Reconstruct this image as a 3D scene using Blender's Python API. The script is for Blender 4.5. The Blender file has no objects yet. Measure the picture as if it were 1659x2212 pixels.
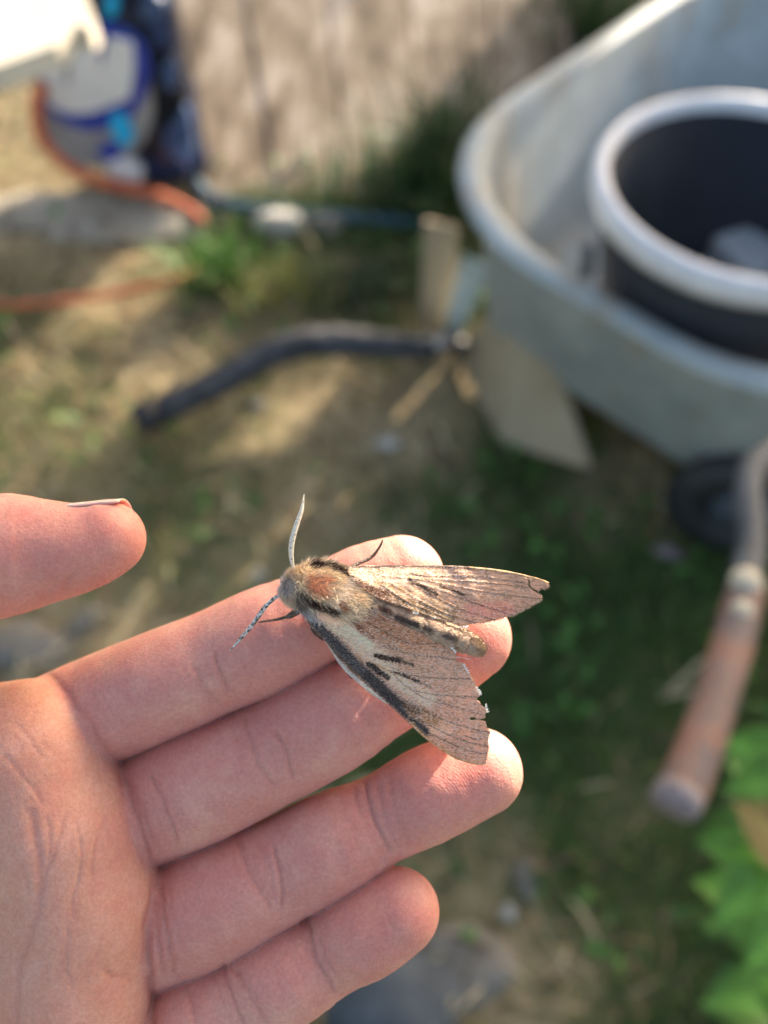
import bpy, bmesh, math, random
import numpy as np
from mathutils import Vector, Matrix, Euler
from mathutils.geometry import delaunay_2d_cdt

random.seed(7); rng = np.random.default_rng(7)
scene = bpy.context.scene
col = scene.collection

# ------------------------------------------------------------------ camera, sky, sun, exposure
CAM_H, PITCH = 1.35, math.radians(58)
FOCUS = 0.135                                    # metres from the lens to the hand
CAM = Vector((0, 0, CAM_H))
FWD = Vector((0, math.cos(PITCH), -math.sin(PITCH)))
UPV = Vector((0, math.sin(PITCH), math.cos(PITCH)))
RGT = Vector((1, 0, 0))
cam_data = bpy.data.cameras.new('camera')
cam = bpy.data.objects.new('camera', cam_data); col.objects.link(cam)
cam.location = CAM; cam.rotation_euler = (math.pi/2 - PITCH, 0, 0)
cam_data.sensor_fit = 'HORIZONTAL'; cam_data.sensor_width = 36; cam_data.lens = 36
cam_data.clip_start = 0.01; cam_data.clip_end = 500
cam_data.dof.use_dof = True; cam_data.dof.focus_distance = 0.130
cam_data.dof.aperture_fstop = 36/3.6
scene.camera = cam

SUN = (RGT*0.52 + UPV*0.77 + FWD*0.165).normalized()
elev = math.asin(SUN.z); azim = math.atan2(SUN.x, SUN.y)
world = bpy.data.worlds.new('World'); scene.world = world; world.use_nodes = True
wn = world.node_tree.nodes; wl = world.node_tree.links
sky = wn.new('ShaderNodeTexSky'); sky.sky_type = 'NISHITA'; sky.sun_disc = False
sky.sun_elevation = elev; sky.sun_rotation = azim; sky.altitude = 100; sky.dust_density = 5.0; sky.ozone_density = 0.3
wl.new(sky.outputs[0], wn['Background'].inputs[0]); wn['Background'].inputs[1].default_value = 0.13
sl = bpy.data.lights.new('sun', 'SUN'); sl.energy = 5.0; sl.angle = math.radians(0.6); sl.color = (1.0, 0.88, 0.72)
so = bpy.data.objects.new('sun', sl); col.objects.link(so); so.location = (6, 3, 6)
so.rotation_euler = (-SUN).to_track_quat('-Z', 'Y').to_euler()
vs = scene.view_settings; vs.view_transform = 'Standard'; vs.look = 'None'; vs.gamma = 1; vs.use_curve_mapping = False
vs.exposure = 1.6
scene.cycles.use_denoising = True
scene.cycles.max_bounces = 8

# ------------------------------------------------------------------ helpers
def tag(o, label=None, cat=None, group=None, kind=None):
    if label: o['label'] = label
    if cat: o['category'] = cat
    if group: o['group'] = group
    if kind: o['kind'] = kind
    return o
def link(o, parent=None):
    col.objects.link(o)
    if parent is not None: o.parent = parent
    return o
def empty(name, loc=(0, 0, 0), rot=(0, 0, 0)):
    o = bpy.data.objects.new(name, None); o.location = loc; o.rotation_euler = rot; o.empty_display_size = .02
    return link(o)
def mesh_obj(name, verts, faces, mat=None, parent=None, smooth=True):
    me = bpy.data.meshes.new(name); me.from_pydata([tuple(v) for v in verts], [], [tuple(f) for f in faces]); me.update()
    if smooth: me.polygons.foreach_set('use_smooth', [True]*len(me.polygons))
    if mat: me.materials.append(mat)
    return link(bpy.data.objects.new(name, me), parent)
def bm_obj(name, bm, mat=None, parent=None, smooth=True):
    me = bpy.data.meshes.new(name); bm.normal_update(); bm.to_mesh(me); bm.free()
    if smooth: me.polygons.foreach_set('use_smooth', [True]*len(me.polygons))
    if mat: me.materials.append(mat)
    return link(bpy.data.objects.new(name, me), parent)
def np_mesh(name, V, F, mat=None, parent=None, smooth=True):
    """numpy verts (n,3) and faces (m,k) of one size"""
    me = bpy.data.meshes.new(name); V = np.asarray(V, np.float32); F = np.asarray(F, np.int32)
    me.vertices.add(len(V)); me.vertices.foreach_set('co', V.ravel())
    k = F.shape[1]; me.loops.add(F.size); me.loops.foreach_set('vertex_index', F.ravel())
    me.polygons.add(len(F)); me.polygons.foreach_set('loop_start', np.arange(0, F.size, k, dtype=np.int32))
    me.update(calc_edges=True); me.validate()
    me.polygons.foreach_set('use_smooth', [smooth]*len(me.polygons))
    if mat: me.materials.append(mat)
    return link(bpy.data.objects.new(name, me), parent)
def put_color(o, C, name='tint'):
    a = o.data.attributes.new(name, 'FLOAT_COLOR', 'POINT')
    C = np.asarray(C, np.float32)
    if C.shape[1] == 3: C = np.hstack([C, np.ones((len(C), 1), np.float32)])
    a.data.foreach_set('color', C.ravel())
def put_float(o, f, name):
    a = o.data.attributes.new(name, 'FLOAT', 'POINT'); a.data.foreach_set('value', np.asarray(f, np.float32))
def lin(r, g, b):
    c = np.array([r, g, b])/255.
    return np.where(c <= .04045, c/12.92, ((c+.055)/1.055)**2.4)

def at(px, py, z=0.0):
    """point on the level plane z that lies on this line of sight (layout survey, 1659 x 2212 grid)"""
    d = FWD + RGT*((px-829.5)/1659) + UPV*((1106-py)/1659)
    return CAM + d*((z-CAM_H)/d.z)
def deep(px, py, dist):
    return CAM + (FWD + RGT*((px-829.5)/1659) + UPV*((1106-py)/1659))*dist

def on_y(px, py, Y):
    """point on the upright plane y = Y on this line of sight"""
    d = FWD + RGT*((px-829.5)/1659) + UPV*((1106-py)/1659)
    return CAM + d*(Y/d.y)

def vnoise(P, seed=0):
    """smooth value noise, P (n,d)"""
    P = np.asarray(P, float); d = P.shape[1]; I = np.floor(P).astype(np.int64); f = P-I; f = f*f*(3-2*f)
    out = np.zeros(len(P))
    for c in range(2**d):
        h = np.full(len(P), seed*1013904223+12345, np.int64); w = np.ones(len(P))
        for k in range(d):
            b = (c >> k) & 1
            h = (h*1664525 + (I[:, k]+b)*(374761393+k*668265263)) & 0x7fffffff
            h = ((h ^ (h >> 13))*1274126177) & 0x7fffffff
            w = w*(f[:, k] if b else 1-f[:, k])
        out += w*((h & 0xffff)/65535.)
    return out
def fbm(P, oct=3, seed=0):
    s = 0; a = .5; t = 0
    for k in range(oct): s = s + a*vnoise(np.asarray(P)*2**k, seed+k); t += a; a *= .5
    return s/t

class Mat:
    def __init__(s, name):
        s.m = bpy.data.materials.new(name); s.m.use_nodes = True; s.t = s.m.node_tree; s.n = s.t.nodes; s.l = s.t.links
        s.p = s.n['Principled BSDF']; s.out = s.n['Material Output']
    def node(s, t, **kw):
        n = s.n.new(t)
        for k, v in kw.items():
            if k.startswith('i_'): n.inputs[k[2:].replace('_', ' ')].default_value = v
            else: setattr(n, k, v)
        return n
    def link(s, a, b): s.l.new(a, b)
    def noise(s, scale, detail=3, rough=.55, coord='Object', dim=None):
        tc = s.node('ShaderNodeTexCoord'); n = s.node('ShaderNodeTexNoise', i_Scale=scale, i_Detail=detail, i_Roughness=rough)
        if dim:
            mp = s.node('ShaderNodeMapping'); mp.inputs['Scale'].default_value = dim
            s.link(tc.outputs[coord], mp.inputs[0]); s.link(mp.outputs[0], n.inputs['Vector'])
        else: s.link(tc.outputs[coord], n.inputs['Vector'])
        return n
    def ramp(s, fac, stops):
        r = s.node('ShaderNodeValToRGB'); e = r.color_ramp.elements
        while len(e) < len(stops): e.new(0.5)
        for k, (p, c) in enumerate(stops): e[k].position = p; e[k].color = (*c, 1) if len(c) == 3 else c
        s.link(fac, r.inputs[0]); return r
    def mix(s, fac, a, b, mode='MIX'):
        n = s.node('ShaderNodeMix', data_type='RGBA', blend_type=mode)
        for v, k in ((fac, 0), (a, 6), (b, 7)):
            if isinstance(v, (int, float)): n.inputs[k].default_value = v
            elif isinstance(v, (tuple, list, np.ndarray)): n.inputs[k].default_value = (*v, 1) if len(v) == 3 else v
            else: s.link(v, n.inputs[k])
        return n.outputs[2]
    def math(s, op, a, b=None, clamp=False):
        n = s.node('ShaderNodeMath', operation=op, use_clamp=clamp)
        for k, v in ((0, a), (1, b)):
            if v is None: continue
            if isinstance(v, (int, float)): n.inputs[k].default_value = v
            else: s.link(v, n.inputs[k])
        return n.outputs[0]
    def attr(s, name, out='Color'):
        return s.node('ShaderNodeAttribute', attribute_name=name).outputs[out]
    def color(s, c):
        if isinstance(c, (tuple, list, np.ndarray)): s.p.inputs['Base Color'].default_value = (*c, 1)
        else: s.link(c, s.p.inputs['Base Color'])
        return s
    def set(s, **kw):
        for k, v in kw.items(): s.p.inputs[k.replace('_', ' ')].default_value = v
        return s
    def bump(s, h, strength=.5, dist=.001, prev=None):
        b = s.node('ShaderNodeBump', i_Strength=strength, i_Distance=dist); s.link(h, b.inputs['Height'])
        if prev is not None: s.link(prev, b.inputs['Normal'])
        s.link(b.outputs[0], s.p.inputs['Normal']); return b.outputs[0]

def mottled(name, c0, c1, scale=20, rough=.6, metal=0, bump=.3, bdist=.002, detail=4, lo=.35, hi=.65, dim=None):
    m = Mat(name); n = m.noise(scale, detail, dim=dim); r = m.ramp(n.outputs[0], [(lo, c0), (hi, c1)])
    m.color(r.outputs[0]).set(Roughness=rough, Metallic=metal)
    if bump: m.bump(n.outputs[0], bump, bdist)
    return m.m

def tube(pts, radii, n=10, caps=True, flat=1.0, upv=None):
    """swept tube; pts (k,3)"""
    pts = [Vector(p) for p in pts]; V = []; F = []; prev = None
    for i, p in enumerate(pts):
        t = (pts[min(i+1, len(pts)-1)] - pts[max(i-1, 0)]).normalized()
        if prev is None:
            a = Vector(upv) if upv is not None else (Vector((0, 0, 1)) if abs(t.z) < .9 else Vector((1, 0, 0)))
            x = t.cross(a).normalized()
        else: x = (prev - t*prev.dot(t)).normalized()
        prev = x; y = t.cross(x)
        for k in range(n):
            a = 2*math.pi*k/n; V.append(p + x*(math.cos(a)*radii[i]) + y*(math.sin(a)*radii[i]*flat))
    for i in range(len(pts)-1):
        for k in range(n):
            F.append((i*n+k, i*n+(k+1) % n, (i+1)*n+(k+1) % n, (i+1)*n+k))
    if caps: F.append(tuple(range(n))[::-1]); F.append(tuple((len(pts)-1)*n+k for k in range(n)))
    return V, F
def spline(P, m):
    """Catmull-Rom through rows of P, m samples"""
    P = np.asarray(P, float); Q = np.vstack([2*P[0]-P[1], P, 2*P[-1]-P[-2]]); out = []
    for t in np.linspace(0, len(P)-1-1e-9, m):
        i = int(t); f = t-i; a, b, c, d = Q[i], Q[i+1], Q[i+2], Q[i+3]
        out.append(.5*((2*b)+(c-a)*f+(2*a-5*b+4*c-d)*f*f+(3*b-a-3*c+d)*f**3))
    return np.array(out)
def seg_dist(P, a, b):
    a = np.asarray(a, float); b = np.asarray(b, float); d = b-a
    t = np.clip(((P-a)@d)/max(d@d, 1e-12), 0, 1)
    return np.linalg.norm(P-(a+t[:, None]*d), axis=1), t
def poly_dist(P, pts):
    D = np.full(len(P), 1e9)
    for a, b in zip(pts[:-1], pts[1:]): D = np.minimum(D, seg_dist(P, a, b)[0])
    return D
def bevel_box(sx, sy, sz, bev=.004, seg=2):
    bm = bmesh.new(); bmesh.ops.create_cube(bm, size=1)
    for v in bm.verts: v.co.x *= sx; v.co.y *= sy; v.co.z *= sz
    bmesh.ops.bevel(bm, geom=bm.edges[:], offset=bev, segments=seg, affect='EDGES', profile=.6); return bm

# ================================================================== ground, grass and shade
def gp(px, py): p = at(px, py); return (p.x, p.y)
# where the lawn is green and where it is dry straw or bare earth (places on the ground, radius m, value)
GREEN = [(gp(480,560),.16,.95),(gp(640,600),.16,.6),(gp(900,420),.25,.9),(gp(1000,300),.3,.85),(gp(800,620),.2,.75),(gp(150,770),.22,.55),(gp(30,900),.2,.6),(gp(330,1050),.14,.8),(gp(180,1060),.12,.4),
 (gp(500,880),.1,.5),(gp(780,1000),.09,.5),(gp(1100,1080),.16,1.1),(gp(1250,1250),.18,1.15),(gp(1050,1180),.12,.85),(gp(1400,1450),.22,1.15),(gp(1250,1600),.18,1.0),(gp(1150,1850),.12,.35),(gp(1400,1900),.18,1.05),(gp(1500,2100),.2,1.1),(gp(1300,2100),.1,.35),(gp(1100,2050),.12,.08),(gp(980,1900),.1,.35),
 (gp(600,1150),.1,.35),(gp(450,1200),.1,.35),(gp(700,900),.12,.12),(gp(850,850),.15,.1),(gp(600,760),.15,.15),(gp(300,760),.18,.08),(gp(250,560),.2,.05),(gp(80,450),.3,.05),(gp(500,1000),.08,.05),(gp(100,1320),.12,.1),(gp(200,1400),.1,.12),(gp(900,1000),.09,.15),(gp(800,1150),.08,.3),(gp(200,950),.15,.18),(gp(620,1050),.1,.15),(gp(1350,1100),.12,.3)]
def greenness(P):
    P = np.asarray(P, float)[:, :2]; w = np.full(len(P), .02); v = np.full(len(P), .02*.5)
    for (x, y), r, g in GREEN:
        k = np.exp(-((P[:, 0]-x)**2+(P[:, 1]-y)**2)/(r*r)); w += k; v += k*g
    return np.clip(v/w+(fbm(P*7, 3, 51)-.5)*.9, 0, 1)
cs = np.concatenate([-np.geomspace(2.2, 60, 22)[::-1], np.linspace(-2.1, 2.1, 141), np.geomspace(2.2, 60, 22)])
gx, gy = np.meshgrid(cs, cs+1.2, indexing='ij'); n = len(cs)
G = np.stack([gx.ravel(), gy.ravel(), np.zeros(n*n)], 1)
nearg = np.clip(2.2-np.abs(G[:, :2]-[0, 1.2]).max(1), 0, 1)
G[:, 2] = (fbm(G[:, :2]*4, 3, 61)-.5)*.035*nearg-.004
I = np.arange(n*n).reshape(n, n); GF = np.stack([I[:-1, :-1], I[1:, :-1], I[1:, 1:], I[:-1, 1:]], -1).reshape(-1, 4)
gm = Mat('lawn_soil'); gn = gm.noise(26, 5, .65); gn2 = gm.noise(140, 4, .7)
dry = gm.ramp(gn.outputs[0], [(.28, (.16, .115, .07)), (.46, (.38, .285, .15)), (.66, (.56, .44, .26))]).outputs[0]
grn = gm.ramp(gn2.outputs[0], [(.3, (.03, .05, .012)), (.7, (.10, .15, .04))]).outputs[0]
gc = gm.mix(gm.attr('green', 'Fac'), dry, grn); gm.color(gc).set(Roughness=.95); gm.bump(gn2.outputs[0], .8, .01)
ground = np_mesh('ground', G, GF, gm.m); put_float(ground, greenness(G), 'green'); tag(ground, kind='structure')
def gz(x, y): return float((fbm(np.array([[x, y]])*4, 3, 61)[0]-.5)*.035-.004)

grassm = Mat('grass'); grassm.color(grassm.attr('tint')).set(Roughness=.6)
gtr = grassm.node('ShaderNodeBsdfTranslucent'); grassm.link(grassm.attr('tint'), gtr.inputs[0]); gmx = grassm.node('ShaderNodeMixShader'); gmx.inputs[0].default_value = .3
grassm.link(grassm.p.outputs[0], gmx.inputs[1]); grassm.link(gtr.outputs[0], gmx.inputs[2]); grassm.link(gmx.outputs[0], grassm.out.inputs[0])
def blades(name, P, Ln, wd, tilt, C, seed, parent=None):
    r = np.random.default_rng(seed); k = len(P); a = r.uniform(0, 2*math.pi, k); d = np.stack([np.cos(a), np.sin(a), np.zeros(k)], 1); s_ = np.stack([-np.sin(a), np.cos(a), np.zeros(k)], 1)
    up = np.array([0, 0, 1.]); out = []
    for f, w in ((0, 1), (.55, .8), (1, .1)):
        q = P+up*(Ln*f*np.cos(tilt*f))[:, None]+d*(Ln*f*np.sin(tilt*(.4+f)))[:, None]
        out += [q-s_*(wd*w*.5)[:, None], q+s_*(wd*w*.5)[:, None]]
    VV = np.stack(out, 1).reshape(-1, 3); b = np.arange(k)[:, None]*6
    o = np_mesh(name, VV, np.concatenate([b+np.array([[0, 1, 3, 2]]), b+np.array([[2, 3, 5, 4]])]), grassm.m, parent); put_color(o, np.repeat(C, 6, 0)); return o
k = 110000
gr_ = np.random.default_rng(5); Pg = np.stack([gr_.uniform(-1.7, 1.5, k), gr_.uniform(-.4, 3.1, k), np.zeros(k)], 1)
gg = greenness(Pg); keep = gr_.random(k) < .16+.84*gg; Pg = Pg[keep]; gg = gg[keep]; k = len(Pg)
Pg[:, 2] = (fbm(Pg[:, :2]*4, 3, 61)-.5)*.035-.006
isg = gr_.random(k) < gg*.97
Cg = np.where(isg[:, None], np.array([.070, .135, .028])*gr_.uniform(.5, 1.5, k)[:, None], np.array([.46, .36, .19])*gr_.uniform(.5, 1.2, k)[:, None])
Cg[:, 0] *= gr_.uniform(.8, 1.35, k)
grass = blades('grass', Pg, gr_.uniform(.02, .055, k)*(.6+.6*gg), gr_.uniform(.002, .005, k), np.where(isg, gr_.uniform(.2, 1.1, k), gr_.uniform(.9, 1.5, k)), Cg, 6)
tag(grass, 'short mixed green and straw-dry grass covering the ground', 'grass', kind='stuff')
# loose straw, twigs and low broad-leaved weeds
lk = 2600; Pl = np.stack([gr_.uniform(-1.5, 1.3, lk), gr_.uniform(-.3, 2.6, lk), np.zeros(lk)], 1); Pl[:, 2] = (fbm(Pl[:, :2]*4, 3, 61)-.5)*.035+.008
lg = greenness(Pl); sel = gr_.random(lk) < 1.1-lg; Pl = Pl[sel]; lk = len(Pl)
Cl = np.where((gr_.random(lk) < .35)[:, None], np.array([.13, .09, .055]), np.array([.62, .50, .30]))*gr_.uniform(.6, 1.2, lk)[:, None]
litter = blades('straw_litter', Pl, gr_.uniform(.04, .13, lk), gr_.uniform(.003, .009, lk), np.full(lk, 1.5), Cl, 8); tag(litter, 'loose straw and brown twigs scattered over the lawn', 'straw', kind='stuff')
wk = 5200; Pw_ = np.stack([gr_.uniform(-1.5, 1.3, wk), gr_.uniform(-.3, 2.6, wk), np.zeros(wk)], 1); wg = greenness(Pw_); cl_ = fbm(Pw_[:, :2]*9, 2, 95)
sel = (gr_.random(wk) < wg) & (cl_ > .5); Pw_ = Pw_[sel]; wk = len(Pw_); Pw_[:, 2] = (fbm(Pw_[:, :2]*4, 3, 61)-.5)*.035+gr_.uniform(.005, .03, wk)
weeds = blades('clover', Pw_, gr_.uniform(.018, .035, wk), gr_.uniform(.014, .026, wk), gr_.uniform(.8, 1.5, wk), np.array([.07, .17, .03])*gr_.uniform(.5, 1.9, wk)[:, None], 9); tag(weeds, 'low broad-leaved green weeds growing through the grass', 'weeds', kind='stuff')
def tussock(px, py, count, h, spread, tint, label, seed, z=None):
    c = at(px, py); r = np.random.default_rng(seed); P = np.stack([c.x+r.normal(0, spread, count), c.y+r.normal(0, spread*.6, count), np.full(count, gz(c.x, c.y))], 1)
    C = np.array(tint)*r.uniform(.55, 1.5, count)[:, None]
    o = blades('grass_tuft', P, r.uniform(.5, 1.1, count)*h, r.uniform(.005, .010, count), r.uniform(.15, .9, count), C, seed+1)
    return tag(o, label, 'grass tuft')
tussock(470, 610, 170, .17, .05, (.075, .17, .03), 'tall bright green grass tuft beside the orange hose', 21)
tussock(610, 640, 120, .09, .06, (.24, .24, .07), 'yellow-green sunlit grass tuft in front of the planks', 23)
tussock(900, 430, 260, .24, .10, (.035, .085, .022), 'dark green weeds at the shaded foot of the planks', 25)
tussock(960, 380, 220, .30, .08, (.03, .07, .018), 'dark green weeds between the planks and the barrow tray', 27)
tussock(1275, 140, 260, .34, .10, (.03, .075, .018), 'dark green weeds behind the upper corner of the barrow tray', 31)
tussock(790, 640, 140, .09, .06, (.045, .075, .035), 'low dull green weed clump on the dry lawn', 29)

# ------------------------------------------------------------------ wooden panel (upright planks) behind
wood = Mat('old_planks'); wn1 = wood.noise(9, 5, .62, dim=(1, .42, .42)); wn2 = wood.noise(70, 4, .6, dim=(1, .12, .12))
wc = wood.ramp(wn1.outputs[0], [(.34, (.15, .10, .06)), (.5, (.36, .265, .175)), (.62, (.60, .48, .37))]).outputs[0]
wood.color(wood.mix(.5, wc, wood.ramp(wn2.outputs[0], [(.3, (.6, .55, .5)), (.7, (1.1, 1.1, 1.1))]).outputs[0], 'MULTIPLY')).set(Roughness=.85); wood.bump(wn2.outputs[0], .5, .004)
# loose planks resting on a low bank
SLOPE = math.tan(math.radians(11)); PY0 = at(800, 432).y
def on_bank(px, py):
    d = FWD + RGT*((px-829.5)/1659) + UPV*((1106-py)/1659); t = (-(0-PY0)*SLOPE*-1+0) if False else None
    # z = (y-PY0)*SLOPE  along CAM + d t
    t = (-PY0*SLOPE-CAM_H)/(d.z-d.y*SLOPE); return CAM+d*t
B0 = on_bank(800, 432)
panel = empty('plank_stack', (B0.x, B0.y, 0)); tag(panel, 'weathered brown planks laid side by side on the bank, dappled with light', 'planks')
NPL = 5
for i in range(NPL):
    f0, f1 = i/NPL, (i+1)/NPL; g0, g1 = f0+.002, f1-.002
    lift = random.uniform(.0, .012)
    q = [on_bank(452+(1215-452)*g0, 432), on_bank(452+(1215-452)*g1, 432+random.uniform(-6, 6)), on_bank(335+(1240-335)*g1, -70), on_bank(335+(1240-335)*g0, -70)]
    nrm = Vector((0, -math.sin(math.atan(SLOPE)), math.cos(math.atan(SLOPE))))
    bm = bmesh.new(); a_ = []; b_ = []
    for p in q: a_.append(bm.verts.new(p-B0+nrm*lift+Vector((0, 0, 0)))); b_.append(bm.verts.new(p-B0+nrm*(lift-.03)))
    bm.faces.new(a_); bm.faces.new(b_[::-1])
    for k in range(4): bm.faces.new((a_[k], b_[k], b_[(k+1) % 4], a_[(k+1) % 4]))
    bmesh.ops.recalc_face_normals(bm, faces=bm.faces[:]); bmesh.ops.bevel(bm, geom=bm.edges[:], offset=.004, segments=2, affect='EDGES')
    bm_obj('plank', bm, wood.m, panel, False)
# earth bank that carries them
bk = [on_bank(250, 440), on_bank(1330, 440), on_bank(1420, -200), on_bank(200, -200)]
bkv = []; bkf = []; NB = 12
for i in range(NB+1):
    for j in range(NB+1):
        p = bk[0].lerp(bk[1], i/NB).lerp(bk[3].lerp(bk[2], i/NB), j/NB); p = p+Vector((0, .02, -.045+random.uniform(-.006, .006)))
        if i in (0, NB): p.z = -.02
        bkv.append(p)
for i in range(NB):
    for j in range(NB): a_ = i*(NB+1)+j; bkf.append((a_, a_+NB+1, a_+NB+2, a_+1))
for j in range(NB+1): pass
n0 = len(bkv)
for i in range(NB+1): p = bkv[i*(NB+1)+NB].copy(); p.z = -.02; p.y += .3; bkv.append(p)
for i in range(NB): bkf.append((i*(NB+1)+NB, (i+1)*(NB+1)+NB, n0+i+1, n0+i))
bank = mesh_obj('bank', bkv, bkf, mottled('bank_soil', (.10, .08, .045), (.20, .16, .09), 12, .95)); tag(bank, kind='structure')

# ------------------------------------------------------------------ wheelbarrow: grey tray on a tube frame
def rrect(cx, cy, hx, hy, r, ang, z, n=10):
    out = []; r = min(r, hx*.98, hy*.98)
    for qx, qy, a0 in ((1, 1, 0), (-1, 1, 90), (-1, -1, 180), (1, -1, 270)):
        for i in range(n+1):
            a = math.radians(a0+90*i/n); x = qx*(hx-r)+r*math.cos(a); y = qy*(hy-r)+r*math.sin(a)
            out.append((cx+x*math.cos(ang)-y*math.sin(ang), cy+x*math.sin(ang)+y*math.cos(ang), z))
    return out
def loft_rings(name, rings, mat, parent, cap0=False, cap1=False):
    n = len(rings[0]); V = [p for r in rings for p in r]; F = []
    for i in range(len(rings)-1):
        for k in range(n): F.append((i*n+k, i*n+(k+1) % n, (i+1)*n+(k+1) % n, (i+1)*n+k))
    if cap0: F.append(tuple(range(n))[::-1])
    if cap1: F.append(tuple((len(rings)-1)*n+k for k in range(n)))
    return mesh_obj(name, V, F, mat, parent)
ZR = .50
e1 = (at(1659, 870, ZR)-at(1050, 515, ZR)); e1.z = 0; e1.normalize()
e2 = Vector((-e1.y, e1.x, 0))
# corner of the rim: meet the two straight edges
p1 = at(1300, 663, ZR); p2 = at(1230, 125, ZR)
d2_ = (at(1400, 0, ZR)-at(1060, 250, ZR)); d2_.z = 0; d2_.normalize()
corner = p1-e1*((p1-p2).dot(e1)); 
TX, TY = (p1-corner).dot(e1)+.47, 1.25                     # tray size along e1 and e2
tang = math.atan2(e1.y, e1.x)
tc_ = corner+e1*(TX/2)+e2*(TY/2)
barrow = empty('wheelbarrow', (tc_.x, tc_.y, 0)); tag(barrow, 'grey metal wheelbarrow with a rounded tray and worn red handle grip', 'wheelbarrow')
traym = Mat('grey_tray'); tn = traym.noise(9, 4, .6); tn2 = traym.noise(40, 4, .6)
traym.color(traym.mix(.4, traym.ramp(tn.outputs[0], [(.3, (.30, .34, .345)), (.7, (.46, .50, .50))]).outputs[0], traym.ramp(tn2.outputs[0], [(.35, (.7, .7, .68)), (.65, (1.1, 1.1, 1.1))]).outputs[0], 'MULTIPLY')).set(Roughness=.5, Metallic=.0)
tn3 = traym.noise(5, 6, .7, dim=(1, 1, .5)); tb_ = traym.p.inputs['Base Color'].links[0].from_socket
traym.color(traym.mix(traym.ramp(tn3.outputs[0], [(.50, (0, 0, 0)), (.66, (.75, .75, .75))]).outputs[0], tb_, (.34, .26, .17))); traym.bump(tn2.outputs[0], .3, .004)
rings = []
for inset, z, rad in ((.055, .235, .20), (.10, .20, .20), (.085, .215, .20)): pass
prof_out = [(.20, .142, .17), (.14, .146, .20), (.105, .17, .22), (.03, .468, .34), (.022, .480, .35), (-.004, .482, .36), (-.012, .490, .36), (-.004, .500, .36), (.026, .503, .34), (.036, .495, .34), (.115, .19, .22), (.15, .16, .20), (.21, .156, .17)]
for ins, z, rad in prof_out: rings.append(rrect(0, 0, TX/2-ins, TY/2-ins, max(.05, rad-ins*.4), tang, z))
tray = loft_rings('tray', rings, traym.m, barrow, True, True)
steel = mottled('blue_grey_steel', (.035, .045, .06), (.085, .10, .125), 30, .6, .0)
dark = mottled('dark_rubber', (.008, .008, .01), (.03, .03, .034), 40, .6)
def wtube(name, pts, r, mat, parent, n=14, m=20):
    c = spline([list(p) for p in pts], m); rr = np.interp(np.linspace(0, 1, m), np.linspace(0, 1, len(r)), r) if hasattr(r, '__len__') else [r]*m
    v, f = tube(c, rr, n); o = mesh_obj(name, [Vector(p)-Vector((tc_.x, tc_.y, 0)) if parent is barrow else p for p in v], f, mat, parent); return o
hA = deep(1650, 1040, .83); hB = deep(1622, 1200, .74); hC = deep(1612, 1290, .70)
wtube('handle_tube', [hA+e1*.35+e2*.35-Vector((0, 0, .12)), hA+e2*.06, hB, hC], .014, steel, barrow)
gripm = Mat('worn_grip'); g1 = gripm.noise(34, 5, .7); g2 = gripm.noise(17, 4, .65)
gripm.color(gripm.mix(gripm.ramp(g2.outputs[0], [(.42, (0, 0, 0)), (.56, (.85, .85, .85))]).outputs[0], gripm.ramp(g1.outputs[0], [(.3, (.19, .09, .065)), (.6, (.29, .15, .11)), (.75, (.25, .19, .17))]).outputs[0], (.10, .09, .095))).set(Roughness=.6)
grip = wtube('handle_grip', [deep(1612, 1270, .70), deep(1580, 1400, .66), deep(1530, 1560, .615), deep(1485, 1680, .585), deep(1462, 1728, .572)], [.0165, .0175, .017, .018, .0185, .0172], gripm.m, barrow, 18, 24)
creamm = mottled('cream_paint', (.45, .40, .30), (.62, .56, .44), 60, .6)
for q, (px, py, dd, rr) in enumerate([(1612, 1258, .690, .0145), (1604, 1318, .668, .0095)]):
    bm = bmesh.new(); bmesh.ops.create_uvsphere(bm, u_segments=14, v_segments=9, radius=rr)
    for v in bm.verts: v.co.z *= .7
    o = bm_obj('bolt_cap', bm, creamm, barrow); o.location = deep(px, py, dd)-Vector((tc_.x, tc_.y, 0))
endm = mottled('grey_plug', (.17, .14, .15), (.26, .22, .23), 60, .6)
wtube('end_plug', [deep(1468, 1712, .574), deep(1462, 1728, .570), deep(1456, 1746, .566)], [.0182, .0186, .016], endm, barrow, 18, 6)
# wheel and legs under the tray
for (ex, ey) in ((-.25, -.2), (.22, -.2), (.22, .2)):
    b = e1*ex+e2*ey+Vector((tc_.x, tc_.y, 0)); wtube('leg', [b+Vector((0, 0, .23)), b+e1*.02+Vector((0, 0, .1)), b+Vector((0, 0, 0))], .014, steel, barrow, 10, 8)
wc0 = at(1560, 1130, .10)
bm = bmesh.new(); ringv = []
tv = []; tf = []
for i in range(28):
    a = 2*math.pi*i/28
    for j in range(12):
        b = 2*math.pi*j/12; R = .10+.042*math.cos(b); tv.append((R*math.cos(a), .036*math.sin(b), R*math.sin(a)))
for i in range(28):
    for j in range(12): tf.append((i*12+j, i*12+(j+1) % 12, ((i+1) % 28)*12+(j+1) % 12, ((i+1) % 28)*12+j))
whl = mesh_obj('wheel', tv, tf, dark, barrow); whl.location = Vector((wc0.x+.03, wc0.y+.02, .138))-Vector((tc_.x, tc_.y, 0)); whl.rotation_euler = (0, 0, tang+.5)
v, f = tube([(0, -.03, 0), (0, .03, 0)], [.06, .06], 20); mesh_obj('rim', v, f, steel, whl)

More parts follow.
